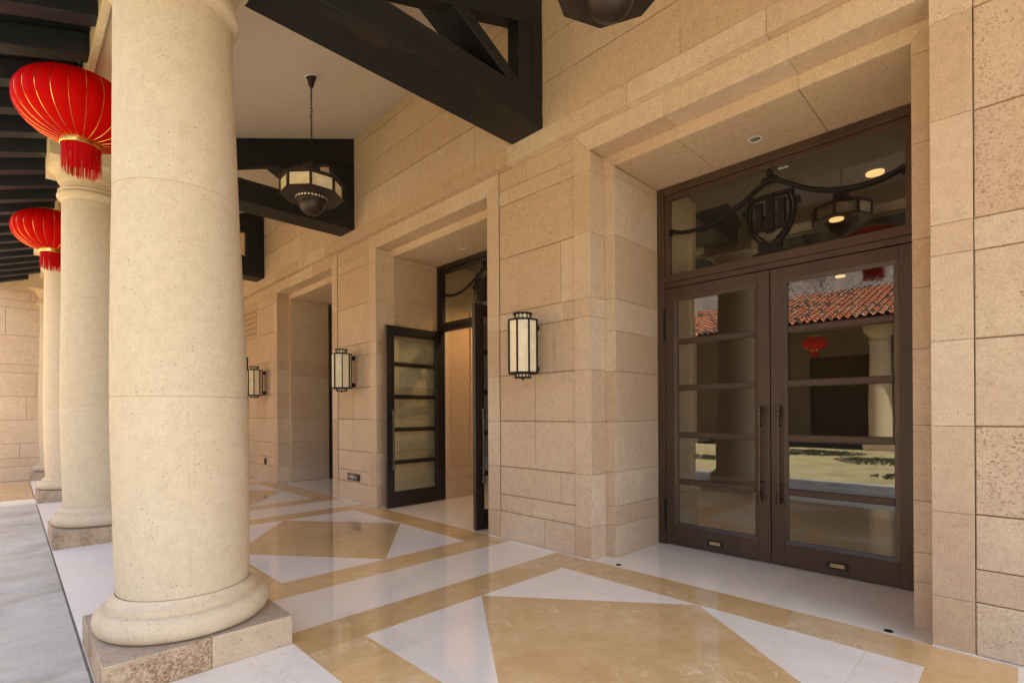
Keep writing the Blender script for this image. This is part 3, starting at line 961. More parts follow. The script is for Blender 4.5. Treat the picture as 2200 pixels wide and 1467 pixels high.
# trusses
def make_truss(loc, label, group):
    t = thing('roof_truss', label, 'roof truss', loc, 0, group)
    y0, y1 = -0.23, 0.23
    PP = lambda u, v, w: (u, w, v)
    xe = 4.128
    b = MB()   # bottom chord: two planks high
    b.prism([(0.62, 4.70), (0.62, 4.885), (xe, 4.885), (xe, 4.703), (0.9, 4.703)], PP, y0 + 0.006, y1 - 0.006)
    b.prism([(1.215, 4.566), (xe, 4.566), (xe, 4.701), (1.215, 4.701)], PP, y0, y1)
    b.build('bottom_chord', M['timber'], t, bevel=0.006)
    b = MB()
    cz = lambda x: CEIL(x) - 0.002
    b.prism([(0.9, cz(0.9) - 0.10), (0.95, 4.887), (1.9, cz(1.9) - 0.405), (xe, cz(xe) - 0.405), (xe, cz(xe)), (0.9, cz(0.9))], PP, y0 + 0.004, y0 + 0.172)
    b.build('top_chord', M['timber'], t, bevel=0.006)
    b = MB()
    xp = 3.765
    b.prism([(xp + .2, 4.887), (xe - .001, 4.887), (xe - .001, CEIL(xe) - 0.409), (xp + .2, CEIL(xp + .2) - 0.409)], PP, y0, y0 + 0.172)
    b.prism([(xp, 4.887), (xp + .198, 4.887), (xp + .198, CEIL(xp + .198) - 0.409), (xp, CEIL(xp) - 0.409)], PP, y0 + 0.008, y0 + 0.17)
    b.build('post', M['timber_v'], t, bevel=0.005)
    b = MB()
    f = lambda x, o: 5.265 + o - 0.52 * (x - 2.883)
    xl = 2.30
    xa = 3.60
    top = []
    b.prism([(xl, min(f(xl, 0), 9)), (xa, f(xa, 0)), (3.764, 4.888), (3.764, f(3.764, 0.155)), (xl + .15, f(xl + .15, 0.155))], PP, y0 + 0.01, y1 - 0.10)
    b.build('brace', M['timber'], t, bevel=0.006)
    return t
tg = 'roof trusses of the arcade'
tr1 = make_truss((0, 3.89, 0), 'nearest black timber truss crossing the top middle of the picture', tg)
dup(tr1, (0, 8.11, 0), 'second black timber truss, behind the hanging octagonal lamp', group=tg)
dup(tr1, (0, 12.33, 0), 'farthest black timber truss, beyond the hanging lamp near the column', group=tg)

# ------------------------------------------------------------------ doors
def leaf_mesh(parent, s, mat, panes_parent=None):
    """leaf hinged at the local origin, running to local y = -s*1.122, facing -X"""
    W, H = 1.122, 2.885
    t = 0.030
    Y = lambda a: -s * a
    def bx(mb, x0, x1, a, b, z0, z1):
        y0, y1 = sorted((Y(a), Y(b)))
        mb.box(x0, x1, y0, y1, z0, z1)
    mb = MB()
    za, zb = 0.255, 2.735
    ga, gb = 0.145, 0.970
    bx(mb, -t, t, 0.003, ga - 0.034, 0.012, H)
    bx(mb, -t, t, gb + 0.034, W - 0.002, 0.012, H)
    bx(mb, -t, t, ga - 0.0335, gb + 0.0335, 0.012, za - 0.034)
    bx(mb, -t, t, ga - 0.0335, gb + 0.0335, zb + 0.034, H)
    # raised moulding with mitred bevel round the glazing
    for sx in (-1, 1):
        o = [(ga - 0.034, za - 0.034), (gb + 0.034, za - 0.034), (gb + 0.034, zb + 0.034), (ga - 0.034, zb + 0.034)]
        i = [(ga, za), (gb, za), (gb, zb), (ga, zb)]
        for k in range(4):
            l = (k + 1) % 4
            mb.poly([(sx * (t - 0.004), Y(o[k][0]), o[k][1]), (sx * (t - 0.004), Y(o[l][0]), o[l][1]), (sx * 0.014, Y(i[l][0]), i[l][1]), (sx * 0.014, Y(i[k][0]), i[k][1])])
            mb.poly([(sx * 0.014, Y(i[k][0]), i[k][1]), (sx * 0.014, Y(i[l][0]), i[l][1]), (0, Y(i[l][0]), i[l][1]), (0, Y(i[k][0]), i[k][1])])
            mb.poly([(sx * (t - 0.004), Y(o[k][0]), o[k][1]), (sx * (t - 0.004), Y(o[l][0]), o[l][1]), (sx * 0.0, Y(o[l][0]), o[l][1]), (sx * 0.0, Y(o[k][0]), o[k][1])])
    for zm in (0.72, 1.24, 1.764, 2.280):
        for sx in (-1, 1):
            PP = lambda u, v, w: (sx * w, u, v)
            y0, y1 = sorted((Y(ga), Y(gb)))
            mb.prism([(y0, zm - 0.033), (y1, zm - 0.033), (y1, zm + 0.033), (y0, zm + 0.033)], PP, 0.0045, 0.012)
            mb.prism([(y0, zm - 0.024), (y1, zm - 0.024), (y1, zm + 0.024), (y0, zm + 0.024)], PP, 0.0125, 0.023)
    lf = mb.build('door_leaf', mat, parent, bevel=0.003)
    zs = [0.255, 0.72, 1.24, 1.764, 2.280, 2.735]
    for i in range(5):
        mb = MB()
        lo = zs[i] + (0.03 if i else 0.0)
        hi = zs[i + 1] - (0.03 if i < 4 else 0.0)
        mb.poly([(0, Y(ga), lo), (0, Y(gb), lo), (0, Y(gb), hi), (0, Y(ga), hi)])
        mb.build('pane', M['glass'], lf, recalc=False)
    for sx in (-1, 1):
        mb = MB()
        cx, cyy = sx * 0.085, Y(W - 0.085)
        pr = [(0.610, 0.0), (0.612, 0.030), (0.622, 0.031), (0.628, 0.024), (0.645, 0.022), (0.650, 0.026), (0.660, 0.026), (0.666, 0.017), (0.69, 0.017), (0.70, 0.021), (0.708, 0.021), (0.715, 0.013), (0.76, 0.0145), (0.80, 0.0105)]
        pr = pr + [(2 * 1.08 - z, r) for z, r in reversed(pr)]
        mb.lathe(pr, c=(cx, cyy, 0), seg=20, caps=(False, False))
        for z in (0.80, 1.36):
            mb.tube([(sx * 0.028, cyy, z), (cx, cyy, z)], 0.011, 12)
            mb.tube([(sx * 0.028, cyy, z), (sx * 0.036, cyy, z)], 0.02, 14)
        mb.build('handle', M['bronze'], lf)
    for z in (0.16, 2.30):
        mb = MB()
        mb.tube([(-0.034, Y(-0.004), z), (-0.034, Y(-0.004), z + 0.36)], 0.014, 12)
        for k in range(4):
            mb.tube([(-0.034, Y(-0.004), z + k * 0.117), (-0.034, Y(-0.004), z + 0.008 + k * 0.117)], 0.017, 12)
        mb.build('hinge', M['iron'], lf)
    return lf

def make_plate(lf, s):
    yc = -s * 0.565
    mb = MB()
    def rr(w, h, r):
        pts = []
        for cx, cyy, a0 in ((w - r, h - r, 0), (-w + r, h - r, 90), (-w + r, -h + r, 180), (w - r, -h + r, 270)):
            for k in range(5):
                a = R(a0 + k * 22.5)
                pts.append((cx + r * math.cos(a), cyy + r * math.sin(a)))
        return pts
    PP = lambda u, v, w: (-w, yc + u, 0.098 + v)
    mb.prism(rr(0.092, 0.034, 0.012), PP, 0.0305, 0.035)
    pl = mb.build('name_plate', M['black'], lf)
    mb = MB(); mb.prism(rr(0.056, 0.0145, 0.006), PP, 0.0353, 0.037)
    mb.build('plate_inlay', M['plate'], lf)
    M4 = Matrix(((0, 0, -1, -0.0373), (-1, 0, 0, yc), (0, 1, 0, 0.098), (0, 0, 0, 1)))
    text_mesh('HEART OF LAKE', 0.0155, 'plate_lettering', M['frame_dark'], lf, M4, 0.0003)

def make_frame(t, mat, closed):
    """fixed frame, transom and glazing; local origin on the floor at the middle of the opening"""
    mb = MB()
    hw, H = HI - 0.002, 4.033
    d0, d1 = -0.045, 0.055
    jw = 0.085
    for s in (-1, 1):
        a, b = sorted((s * hw, s * (hw - jw)))
        mb.box(d0, d1, a, b, 0.0, H)
        a, b = sorted((s * (hw - jw), s * (hw - 0.145)))
        mb.box(d0 + 0.02, d1 - 0.02, a, b, 3.040, 3.885)
    mb.box(d0, d1, -hw + jw, hw - jw, 3.945, H)
    mb.box(d0 + 0.02, d1 - 0.02, -hw + jw, hw - jw, 3.885, 3.944)
    mb.box(d0, d1, -hw + jw, hw - jw, 2.955, 3.0395)
    mb.box(d0 + 0.015, d1 - 0.01, -hw + jw, hw - jw, 2.895, 2.9545)
    mb.build('door_frame', mat, t, bevel=0.004)
    mb = MB()
    y = hw - 0.145
    mb.poly([(0, -y, 3.040), (0, y, 3.040), (0, y, 3.885), (0, -y, 3.885)])
    mb.build('transom_glass', M['glass'], t, recalc=False)
    # iron emblem: shield, garlands, finial
    mb = MB()
    xe = -0.022
    fl_ = lambda y, z: (xe, y, z)
    for s in (-1, 1):
        pts = []
        ctrl = [(1.06, 3.545), (1.0, 3.515), (0.92, 3.49), (0.83, 3.478), (0.72, 3.478), (0.60, 3.492), (0.48, 3.522), (0.36, 3.57), (0.25, 3.632), (0.15, 3.70), (0.06, 3.755), (0.0, 3.772)]
        mb.tube([fl_(s * a, z) for a, z in ctrl], 0.021, 8, flat=0.7)
        mb.tube([fl_(s * 1.035, 3.50), fl_(s * 1.065, 3.50)], 0.02, 10)
        # shield side
        side = [(0.195, 3.60), (0.215, 3.54), (0.222, 3.46), (0.214, 3.38), (0.190, 3.30), (0.150, 3.23), (0.10, 3.175), (0.05, 3.14), (0.0, 3.125)]
        mb.tube([fl_(s * a, z) for a, z in side], 0.015, 8, flat=0.8)
        side2 = [(0.165, 3.60), (0.182, 3.50), (0.182, 3.42), (0.165, 3.33), (0.12, 3.25), (0.06, 3.19)]
        mb.tube([fl_(s * a, z) for a, z in side2], 0.009, 6)
        mb.tube([fl_(s * 0.225, 3.535), fl_(s * 0.255, 3.525), fl_(s * 0.262, 3.50), fl_(s * 0.245, 3.485)], 0.014, 8)
        mb.box(xe - 0.012, xe + 0.012, *sorted((s * 0.075, s * 0.135)), 3.31, 3.545)
        mb.box(xe - 0.014, xe + 0.014, *sorted((s * 0.065, s * 0.150)), 3.546, 3.562)
        mb.box(xe - 0.010, xe + 0.010, *sorted((s * 0.05, s * 0.075)), 3.40, 3.425)
    mb.box(xe - 0.012, xe + 0.012, -0.035, 0.035, 3.26, 3.63)
    mb.box(xe - 0.010, xe + 0.010, -0.17, 0.17, 3.285, 3.309)
    mb.box(xe - 0.014, xe + 0.014, -0.21, 0.21, 3.600, 3.632)
    mb.box(xe - 0.015, xe + 0.015, -0.075, 0.075, 3.745, 3.785)
    mb.box(xe - 0.017, xe + 0.017, -0.055, 0.055, 3.786, 3.80)
    mb.lathe([(3.80, 0.02), (3.806, 0.016), (3.82, 0.028), (3.84, 0.032), (3.86, 0.022), (3.872, 0.010), (3.882, 0.0)], c=(xe, 0, 0), seg=12)
    mb.box(xe - 0.010, xe + 0.010, -0.105, -0.03, 3.09, 3.17)
    mb.box(xe - 0.010, xe + 0.010, 0.03, 0.105, 3.09, 3.17)
    mb.box(xe - 0.012, xe + 0.012, -0.045, 0.045, 3.10, 3.135)
    outl = [(-0.16, 3.041), (0.16, 3.041), (0.16, 3.062), (0.125, 3.064), (0.10, 3.085), (0.05, 3.098), (-0.05, 3.098), (-0.10, 3.085), (-0.125, 3.064), (-0.16, 3.062)]
    mb.prism(outl, lambda u, v, w: (xe + w, u, v), -0.013, 0.013)
    mb.build('emblem', M['iron'], t)

d1 = thing('double_door', 'large closed brown double door with glass panes and name plates, at the right', 'door', (XD + 0.03, YC[0], 0), 0, 'double doors of the facade')
make_frame(d1, M['frame'], True)
for s in (1, -1):
    hold = leaf_mesh(d1, s, M['frame'])
    hold.location = (0, s * (HI - 0.086), 0)
    make_plate(hold, s)
d2 = thing('double_door', 'double door in the middle opening with both dark leaves swung outward', 'door', (XD + 0.03, YC[1], 0), 0, 'double doors of the facade')
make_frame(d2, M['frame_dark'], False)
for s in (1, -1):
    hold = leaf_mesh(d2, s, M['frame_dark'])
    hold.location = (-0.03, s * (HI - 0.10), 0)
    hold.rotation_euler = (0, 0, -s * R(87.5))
d3 = thing('double_door', 'farthest double door, seen only as a dark jamb deep in its opening', 'door', (XD + 0.03, YC[2], 0), 0, 'double doors of the facade')
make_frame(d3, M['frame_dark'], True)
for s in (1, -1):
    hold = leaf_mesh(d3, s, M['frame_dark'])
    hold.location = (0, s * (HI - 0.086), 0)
# narrow dark door on the far pier, just past the sconce
b = MB()
b.box(XF - 0.03, XF + 0.03, 13.46, 14.56, 0.0, 2.90)
sd = b.build('side_door', M['frame_dark'], None, bevel=0.004)
b = MB(); b.box(XF - 0.045, XF - 0.031, 13.60, 14.42, 0.2, 2.75); b.build('door_panel', M['frame_dark'], sd, bevel=0.004)
b = MB(); b.tube([(XF - 0.09, 13.54, 0.7), (XF - 0.09, 13.54, 1.5)], 0.013, 10); b.build('handle', M['bronze'], sd)
tag(sd, 'narrow dark door on the far pier, only its edge showing beside the column', 'door')

# ------------------------------------------------------------------ rooms behind the doors
room = thing('vestibule', 'stone-lined rooms behind the doors, lit by warm ceiling lights', 'room')
for c in YC:
    for s in (-1, 1):
        mb = MB()
        y = c + s * 1.135
        PP = PYm(y) if s > 0 else PYp(y)
        xa, xb = XD + 0.09, XD + 0.80
        for z0, z1, w in ((0, 0.33, 0.012), (0.33, 0.53, 0.012)):
            mb.block(PP, xa, xb, z0, z1, w=w, c=0.003, depth=0.07)
        mb.block(PP, xa, xa + 0.09, 0.53, 3.6, w=0.012, c=0.003, depth=0.07)
        mb.block(PP, xb - 0.12, xb, 0.53, 3.6, w=0.012, c=0.003, depth=0.07)
        mb.block(PP, xa + 0.09, xb - 0.12, 0.53, 3.6, w=-0.034, c=0.002, depth=0.03, tint=0.8)
        mb.block(PP, xa, xb, 3.6, 4.1, w=0.012, c=0.003, depth=0.05)
        y0, y1 = sorted((y + s * 0.045, y + s * 0.9))
        mb.box(xa, xb - 0.004, y0, y1, 0, 4.1, mi=1)
        mb.build('vestibule_wall', [M['stone'], M['mortar']], room)
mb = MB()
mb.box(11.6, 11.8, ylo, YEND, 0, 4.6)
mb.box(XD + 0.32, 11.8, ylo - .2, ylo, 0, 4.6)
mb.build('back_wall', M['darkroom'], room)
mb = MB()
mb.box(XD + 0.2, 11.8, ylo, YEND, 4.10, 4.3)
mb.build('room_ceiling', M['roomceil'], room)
warm = plain_mat('lit_lamp', (0.9, 0.7, 0.45), 0.5, emit=((1.0, 0.55, 0.24), 0.30))
lg = 'lit ceiling lights inside the building'
for i, (x, y, lb) in enumerate(((6.723, 1.131, 'lit round ceiling light seen through the transom glass, upper right'), (7.972, 1.775, 'lit round ceiling light in front of the mirrored lamp in the transom'), (6.05, 5.97, 'warm ceiling light inside the middle doorway'), (11.4, 2.48, 'warm ceiling light deep inside the right doorway'))):
    mb = MB()
    mb.lathe([(0, 0.085), (0.02, 0.085)], c=(0, 0, -0.022), seg=24)
    o = mb.build('ceiling_light', warm)
    o.location = (x, y, 4.098)
    tag(o, lb, 'ceiling light', lg)
    if i == 2:
        ld = bpy.data.lights.new('doorway_glow', 'SPOT')
        ld.energy = 42; ld.color = (1.0, 0.62, 0.30); ld.spot_size = R(130); ld.spot_blend = 0.6; ld.shadow_soft_size = 0.08
        lo = bpy.data.objects.new('doorway_glow', ld); COL.objects.link(lo); lo.location = (x, y, 4.05)
        lo.parent = None

# ------------------------------------------------------------------ recessed downlights in the door soffits
def make_downlight(loc, label):
    t = thing('downlight', label, 'downlight', loc, 0, 'recessed downlights over the doors')
    b = MB()
    b.lathe([(-0.004, 0.062), (-0.008, 0.058), (-0.008, 0.050), (-0.001, 0.046)], seg=28, caps=(False, False))
    b.build('trim_ring', M['whitetrim'], t)
    b = MB()
    b.lathe([(-0.003, 0.047), (-0.0005, 0.034), (0.0005, 0.02), (-0.004, 0.016), (-0.005, 0.0)], seg=28, caps=(False, False))
    b.build('reflector', M['steel'], t)
    return t
dl = make_downlight((4.945, YC[0], 4.032), 'recessed round downlight in the stone soffit over the right door')
dup(dl, (4.945, YC[1] + 0.08, 4.032), 'recessed round downlight in the soffit over the open middle door')

# floor studs at the door thresholds
def make_stud(loc, label):
    b = MB()
    b.lathe([(0.0, 0.028), (0.004, 0.026), (0.005, 0.018), (0.003, 0.012), (0.003, 0.0)], seg=20)
    o = b.build('floor_stud', M['iron']); o.location = loc
    return tag(o, label, 'floor stud', 'metal studs in the threshold floor')
make_stud((4.245, 2.806, 0.001), 'small dark floor stud by the left jamb of the right door')
make_stud((4.245, 0.653, 0.001), 'small dark floor stud by the right jamb of the right door')
make_stud((4.245, 11.2, 0.001), 'small dark floor stud at the threshold of the farthest door')

# ------------------------------------------------------------------ wall sconces
def make_sconce(loc, label):
    t = thing('wall_sconce', label, 'wall lamp', loc, 0, 'octagonal wall sconces on the piers')
    ap = 0.150
    rv = ap / math.cos(PI / 8)
    z0, z1 = 0.075, 0.640
    V = [(rv * math.cos(PI / 8 + k * PI / 4), rv * math.sin(PI / 8 + k * PI / 4)) for k in range(8)]
    b = MB()
    for k in range(8):
        x, y = V[k]
        b.bar((x, y, z0), (x, y, z1), 0.016, 0.016, up=(x, y, 0))
    for z in (z0, z1):
        for k in range(8):
            a, c = V[k], V[(k + 1) % 8]
            b.bar((*a, z), (*c, z), 0.018, 0.016)
        n = 8
        b.prism([(x * .97, y * .97) for x, y in V], lambda u, v, w: (u, v, w), z - 0.004 if z == z1 else z - 0.005, z + 0.004 if z == z1 else z + 0.003)
    # crown
    b.lathe([(z1 + 0.006, 0.094), (z1 + 0.018, 0.094), (z1 + 0.019, 0.088)], seg=36, caps=(True, True))
    b.lathe([(z1 + 0.066, 0.088), (z1 + 0.068, 0.104), (z1 + 0.078, 0.108), (z1 + 0.082, 0.100), (z1 + 0.088, 0.06), (z1 + 0.090, 0.0)], seg=36)
    for k in range(12):
        a = 2 * PI * (k + .5) / 12
        x, y = 0.090 * math.cos(a), 0.090 * math.sin(a)
        b.bar((x, y, z1 + 0.016), (x, y, z1 + 0.068), 0.008, 0.006, up=(x, y, 0))
        for dz in (0.022, 0.062):
            a2 = a
            b.bar((x * .995, y * .995, z1 + dz - .004), (x * .995, y * .995, z1 + dz + .004), 0.026, 0.005, up=(x, y, 0))
    # foot
    b.lathe([(0.02, 0.09), (0.028, 0.096), (0.032, 0.096), (0.033, 0.086)], seg=36)
    b.lathe([(0.060, 0.086), (0.061, 0.098), (0.069, 0.098)], seg=36)
    for k in range(14):
        a = 2 * PI * (k + .5) / 14
        x, y = 0.086 * math.cos(a), 0.086 * math.sin(a)
        b.bar((x, y, 0.03), (x, y, 0.062), 0.010, 0.006, up=(x, y, 0))
    b.lathe([(0.0, 0.0), (0.002, 0.010), (0.012, 0.012), (0.018, 0.008), (0.02, 0.02)], seg=14)
    for z in (0.13, 0.585):
        b.tube([(0.135, 0, z), (0.235, 0, z)], 0.014, 12)
        b.lathe([(-0.04, 0.0), (-0.035, 0.018), (-0.018, 0.034), (0, 0.038), (0.018, 0.034), (0.035, 0.018), (0.04, 0.0)], c=(0.212, -0.0, z), seg=16)
    b.build('metal_frame', M['iron'], t)
    for k in range(8):
        a, c = V[k], V[(k + 1) % 8]
        b = MB()
        s_ = 0.965
        b.poly([(a[0] * s_, a[1] * s_, z0 + .004), (c[0] * s_, c[1] * s_, z0 + .004), (c[0] * s_, c[1] * s_, z1 - .004), (a[0] * s_, a[1] * s_, z1 - .004)])
        b.build('glass_panel', M['cream'], t, recalc=False)
    b = MB()
    b.lathe([(z1 + 0.016, 0.082), (z1 + 0.067, 0.082)], seg=32, caps=(False, False))
    b.build('perforated_band', M['cream'], t)
    b = MB()
    b.lathe([(0.032, 0.080), (0.061, 0.080)], seg=32, caps=(False, False))
    b.build('perforated_band', M['cream'], t)
    return t
sg = None
s1 = make_sconce((3.955, 3.815, 1.850), 'nearest octagonal cream glass wall lamp, on the pier left of the big door')
dup(s1, (3.955, 8.03, 1.850), 'second cream glass wall lamp, on the pier left of the open door')
dup(s1, (3.955, 12.26, 1.850), 'farthest cream glass wall lamp, half way along the wall near the column')

# ------------------------------------------------------------------ pendant lamps
def make_pendant(loc, label, rz=0.0):
    t = thing('pendant_lamp', label, 'hanging lamp', loc, rz, 'octagonal pendant lamps under the ceiling')
    zc = CEIL(loc[0])
    b = MB()
    sl = 0.369
    ring = [(0.083, 0.0), (0.083, -0.012), (0.062, -0.014)]
    n = 32
    vs = []
    for r, dz in ring:
        for i in range(n):
            a = 2 * PI * i / n
            vs.append((r * math.cos(a), r * math.sin(a), zc + sl * r * math.cos(a + rz) + dz - 0.001))
    fs = []
    for k in range(2):
        for i in range(n):
            j = (i + 1) % n
            fs.append((k * n + i, k * n + j, (k + 1) * n + j, (k + 1) * n + i))
    b.raw(vs, fs, smooth=True)
    b.build('ceiling_rose', M['whitetrim'], t)
    b = MB()
    b.lathe([(-0.135, 0.0), (-0.135, 0.010), (-0.125, 0.022), (-0.105, 0.030), (-0.06, 0.038), (-0.03, 0.050), (-0.01, 0.060), (0.012, 0.060)], c=(0, 0, zc - 0.008), seg=28)
    b.build('canopy', M['dome'], t)
    b = MB()
    z = zc - 0.135
    zh = 4.50
    n = int((z - zh) / 0.040)
    pitch = (z - zh) / n
    for i in range(n):
        zc_ = z - (i + .5) * pitch
        pts = []
        for k in range(12):
            a = 2 * PI * k / 12
            u, w = 0.0105 * math.cos(a), (pitch / 2 + 0.007) * math.sin(a)
            pts.append((u, 0, zc_ + w) if i % 2 else (0, u, zc_ + w))
        b.tube(pts, 0.0032, 6, closed=True)
    pts = [(0.012 * math.sin(k * 1.9), 0.012 * math.cos(k * 1.3), z - (z - zh + .02) * k / 24) for k in range(25)]
    b.tube(pts, 0.0028, 6)
    b.build('chain', M['iron'], t)
    b = MB()
    b.lathe([(4.395, 0.06), (4.40, 0.094), (4.445, 0.098), (4.455, 0.094), (4.465, 0.05), (4.49, 0.018), (4.52, 0.012), (4.52, 0.0)], seg=32)
    rv = 0.355
    V = [(math.cos(k * PI / 4), math.sin(k * PI / 4)) for k in range(8)]
    for k in range(0, 8, 2):
        x, y = V[k]
        b.tube([(x * 0.078, y * 0.078, 4.40), (x * 0.33, y * 0.33, 4.262)], 0.009, 8)
    zt, zb = 4.262, 4.085
    P3 = lambda u, v, w: (u, v, w)
    def ringplate(r0, r1, za, zb_):
        for k in range(8):
            a, c = V[k], V[(k + 1) % 8]
            o1, o2, i1, i2 = [(a[0] * r0, a[1] * r0), (c[0] * r0, c[1] * r0), (a[0] * r1, a[1] * r1), (c[0] * r1, c[1] * r1)]
            b.prism([i1, o1, o2, i2], P3, za, zb_)
    ringplate(rv + 0.018, rv - 0.05, zt - 0.004, zt + 0.012)
    ringplate(rv + 0.003, rv - 0.020, zt - 0.020, zt - 0.0045)
    ringplate(rv + 0.003, rv - 0.020, zb, zb + 0.014)
    b.prism([(x * rv, y * rv) for x, y in V], P3, zb - 0.008, zb - 0.0005)
    for k in range(8):
        x, y = V[k]
        b.bar((x * (rv - .008), y * (rv - .008), zb), (x * (rv - .008), y * (rv - .008), zt), 0.030, 0.020, up=(x, y, 0))
    b.build('metal_body', M['lampmetal'], t)
    for k in range(8):
        a, c = V[k], V[(k + 1) % 8]
        r = rv - 0.012
        b = MB()
        b.poly([(a[0] * r, a[1] * r, zb + .004), (c[0] * r, c[1] * r, zb + .004), (c[0] * r, c[1] * r, zt - .006), (a[0] * r, a[1] * r, zt - .006)])
        b.build('glass_panel', M['cream'], t, recalc=False)
    b = MB()
    b.lathe([(4.03, 0.178), (4.078, 0.186)], seg=48, caps=(False, False))
    pr = [(3.868 + 0.0, 0.0)]
    for i in range(1, 13):
        a = PI / 2 * i / 12
        pr.append((4.02 - 0.152 * math.cos(a), 0.152 * math.sin(a)))
    pr += [(4.03, 0.160), (4.032, 0.180)]
    b.lathe(pr, seg=48, caps=(False, False))
    b.lathe([(3.858, 0.0), (3.860, 0.008), (3.870, 0.010)], seg=12)
    b.build('bottom_dome', M['dome'], t)
    b = MB()
    for k in range(30):
        a = 2 * PI * k / 30
        d = Vector((math.cos(a), math.sin(a), 0)); e = Vector((-math.sin(a), math.cos(a), 0))
        c_ = d * 0.1835 + Vector((0, 0, 4.055))
        b.poly([c_ + e * 0.0125 * math.cos(2 * PI * q / 10) + Vector((0, 0, 0.0125 * math.sin(2 * PI * q / 10))) + d * 0.0015 for q in range(10)])
    b.build('perforated_band', M['cream'], t, recalc=False)
    return t
p1 = make_pendant((2.585, 5.985, 0), 'octagonal cream glass pendant hanging on a chain before the second truss', R(20))
make_pendant((2.585, 1.745, 0), 'nearest pendant, only its dark underside showing at the top edge')

# ------------------------------------------------------------------ red lanterns
def make_lantern(loc, label, group):
    t = thing('red_lantern', label, 'lantern', loc, 0, group)
    A, Hh = 0.462, 0.29
    n = 24
    prof = []
    for i in range(25):
        a = -PI / 2 + PI * i / 24
        r = A * abs(math.cos(a)) ** 0.80
        z = Hh * math.copysign(abs(math.sin(a)) ** 1.0, math.sin(a))
        if r >= 0.143: prof.append((z, r))
    zlo, zhi = prof[0][0], prof[-1][0]
    b = MB()
    sub = 5
    m = n * sub
    vs = []
    for z, r in prof:
        for i in range(m):
            u = (i % sub) / sub
            bulge = 1 - 0.030 * (1 - math.sin(PI * u)) * min(1, r / A)
            a = 2 * PI * i / m
            vs.append((r * bulge * math.cos(a), r * bulge * math.sin(a), z))
    fs = []
    for k in range(len(prof) - 1):
        for i in range(m):
            j = (i + 1) % m
            fs.append((k * m + i, k * m + j, (k + 1) * m + j, (k + 1) * m + i))
    b.raw(vs, fs, smooth=True)
    b.build('lantern_body', M['red'], t)
    b = MB()
    for k in range(n):
        a = 2 * PI * k / n
        b.tube([(r * 0.972 * math.cos(a), r * 0.972 * math.sin(a), z) for z, r in prof], 0.0026, 5)
    b.build('gold_piping', M['goldtrim'], t)
    b = MB()
    b.lathe([(zlo - 0.052, 0.147), (zlo - 0.048, 0.152), (zlo + 0.012, 0.150), (zlo + 0.016, 0.143)], seg=48, caps=(False, False))
    b.build('gold_band', M['goldtrim'], t)
    b = MB()
    b.lathe([(zhi - 0.016, 0.143), (zhi - 0.012, 0.150), (zhi + 0.026, 0.150), (zhi + 0.030, 0.138)], seg=48, caps=(False, False))
    b.build('gold_band', M['goldtrim'], t)
    b = MB()
    r_ = random.Random(3)
    for k in range(300):
        a = 2 * PI * k / 300 + r_.uniform(-.01, .01)
        rr = 0.141 + r_.uniform(-0.012, 0.004)
        L = 0.272 + r_.uniform(-0.022, 0.022)
        d = Vector((math.cos(a), math.sin(a), 0)); e = Vector((-math.sin(a), math.cos(a), 0)) * 0.0026
        p0 = d * rr + Vector((0, 0, zlo - 0.04))
        p1_ = d * (rr + r_.uniform(-.006, .006)) + Vector((0, 0, zlo - L)) + e * r_.uniform(-2, 2)
        b.poly([p0 - e, p0 + e, p1_ + e * .7, p1_ - e * .7])
    b.build('tassel_fringe', M['redfringe'], t, recalc=False)
    b = MB()
    for dx in (-0.03, 0.035):
        b.tube([(dx, 0, zhi + 0.02), (dx * .6 + .01, 0.01, zhi + 0.08), (dx * .4, 0, zhi + 0.16)], 0.0022, 5)
    b.build('hanging_wire', M['cable'], t)
    return t
lg1 = 'red lanterns under the eave'
ZL = 4.235
l1 = make_lantern((0.475, 5.97, ZL), 'big red silk lantern with gold piping, hanging left of the nearest column', lg1)
dup(l1, (0.475, 10.19, ZL), 'smaller looking red lantern farther back, left of the second column', group=lg1)
dup(l1, (0.475, 1.75, ZL), 'red lantern seen only mirrored in the top right door pane', group=lg1)
o_far = dup(l1, (-12.6, 5.97, ZL), 'red lantern across the courtyard, mirrored small in the door glass')
del o_far['group']

# ------------------------------------------------------------------ small wall fittings
t = thing('exit_sign', 'small black exit sign with white arrows low on the pier', 'sign', (XF - 0.004, 8.06, 0.418))
b = MB(); b.box(-0.022, 0, -0.20, 0.20, -0.058, 0.058)
b.build('sign_box', M['black'], t, bevel=0.003)
b = MB(); b.box(-0.024, -0.0225, -0.19, -0.172, -0.028, 0.028); b.build('light_strip', M['bronze'], t)
b = MB()
PP = lambda u, v, w: (-0.0225 - w, -u, v)
def stroke(u0, v0, u1, v1, w=0.006):
    a, c = Vector((u0, v0)), Vector((u1, v1))
    d = (c - a).normalized() * w / 2
    nrm = Vector((-d.y, d.x))
    b.prism([tuple(a - d + nrm), tuple(a - d - nrm), tuple(c + d - nrm), tuple(c + d + nrm)], PP, 0.0, 0.0012)
ox = -0.02
# chu
for s_ in ((-.030, -.004, -.030, .040), (-.052, .018, -.008, .018), (-.052, .018, -.052, .034), (-.008, .018, -.008, .034), (-.056, -.006, -.004, -.006), (-.056, -.006, -.056, .010), (-.004, -.006, -.004, .010)):
    stroke(s_[0] + ox, s_[1], s_[2] + ox, s_[3])
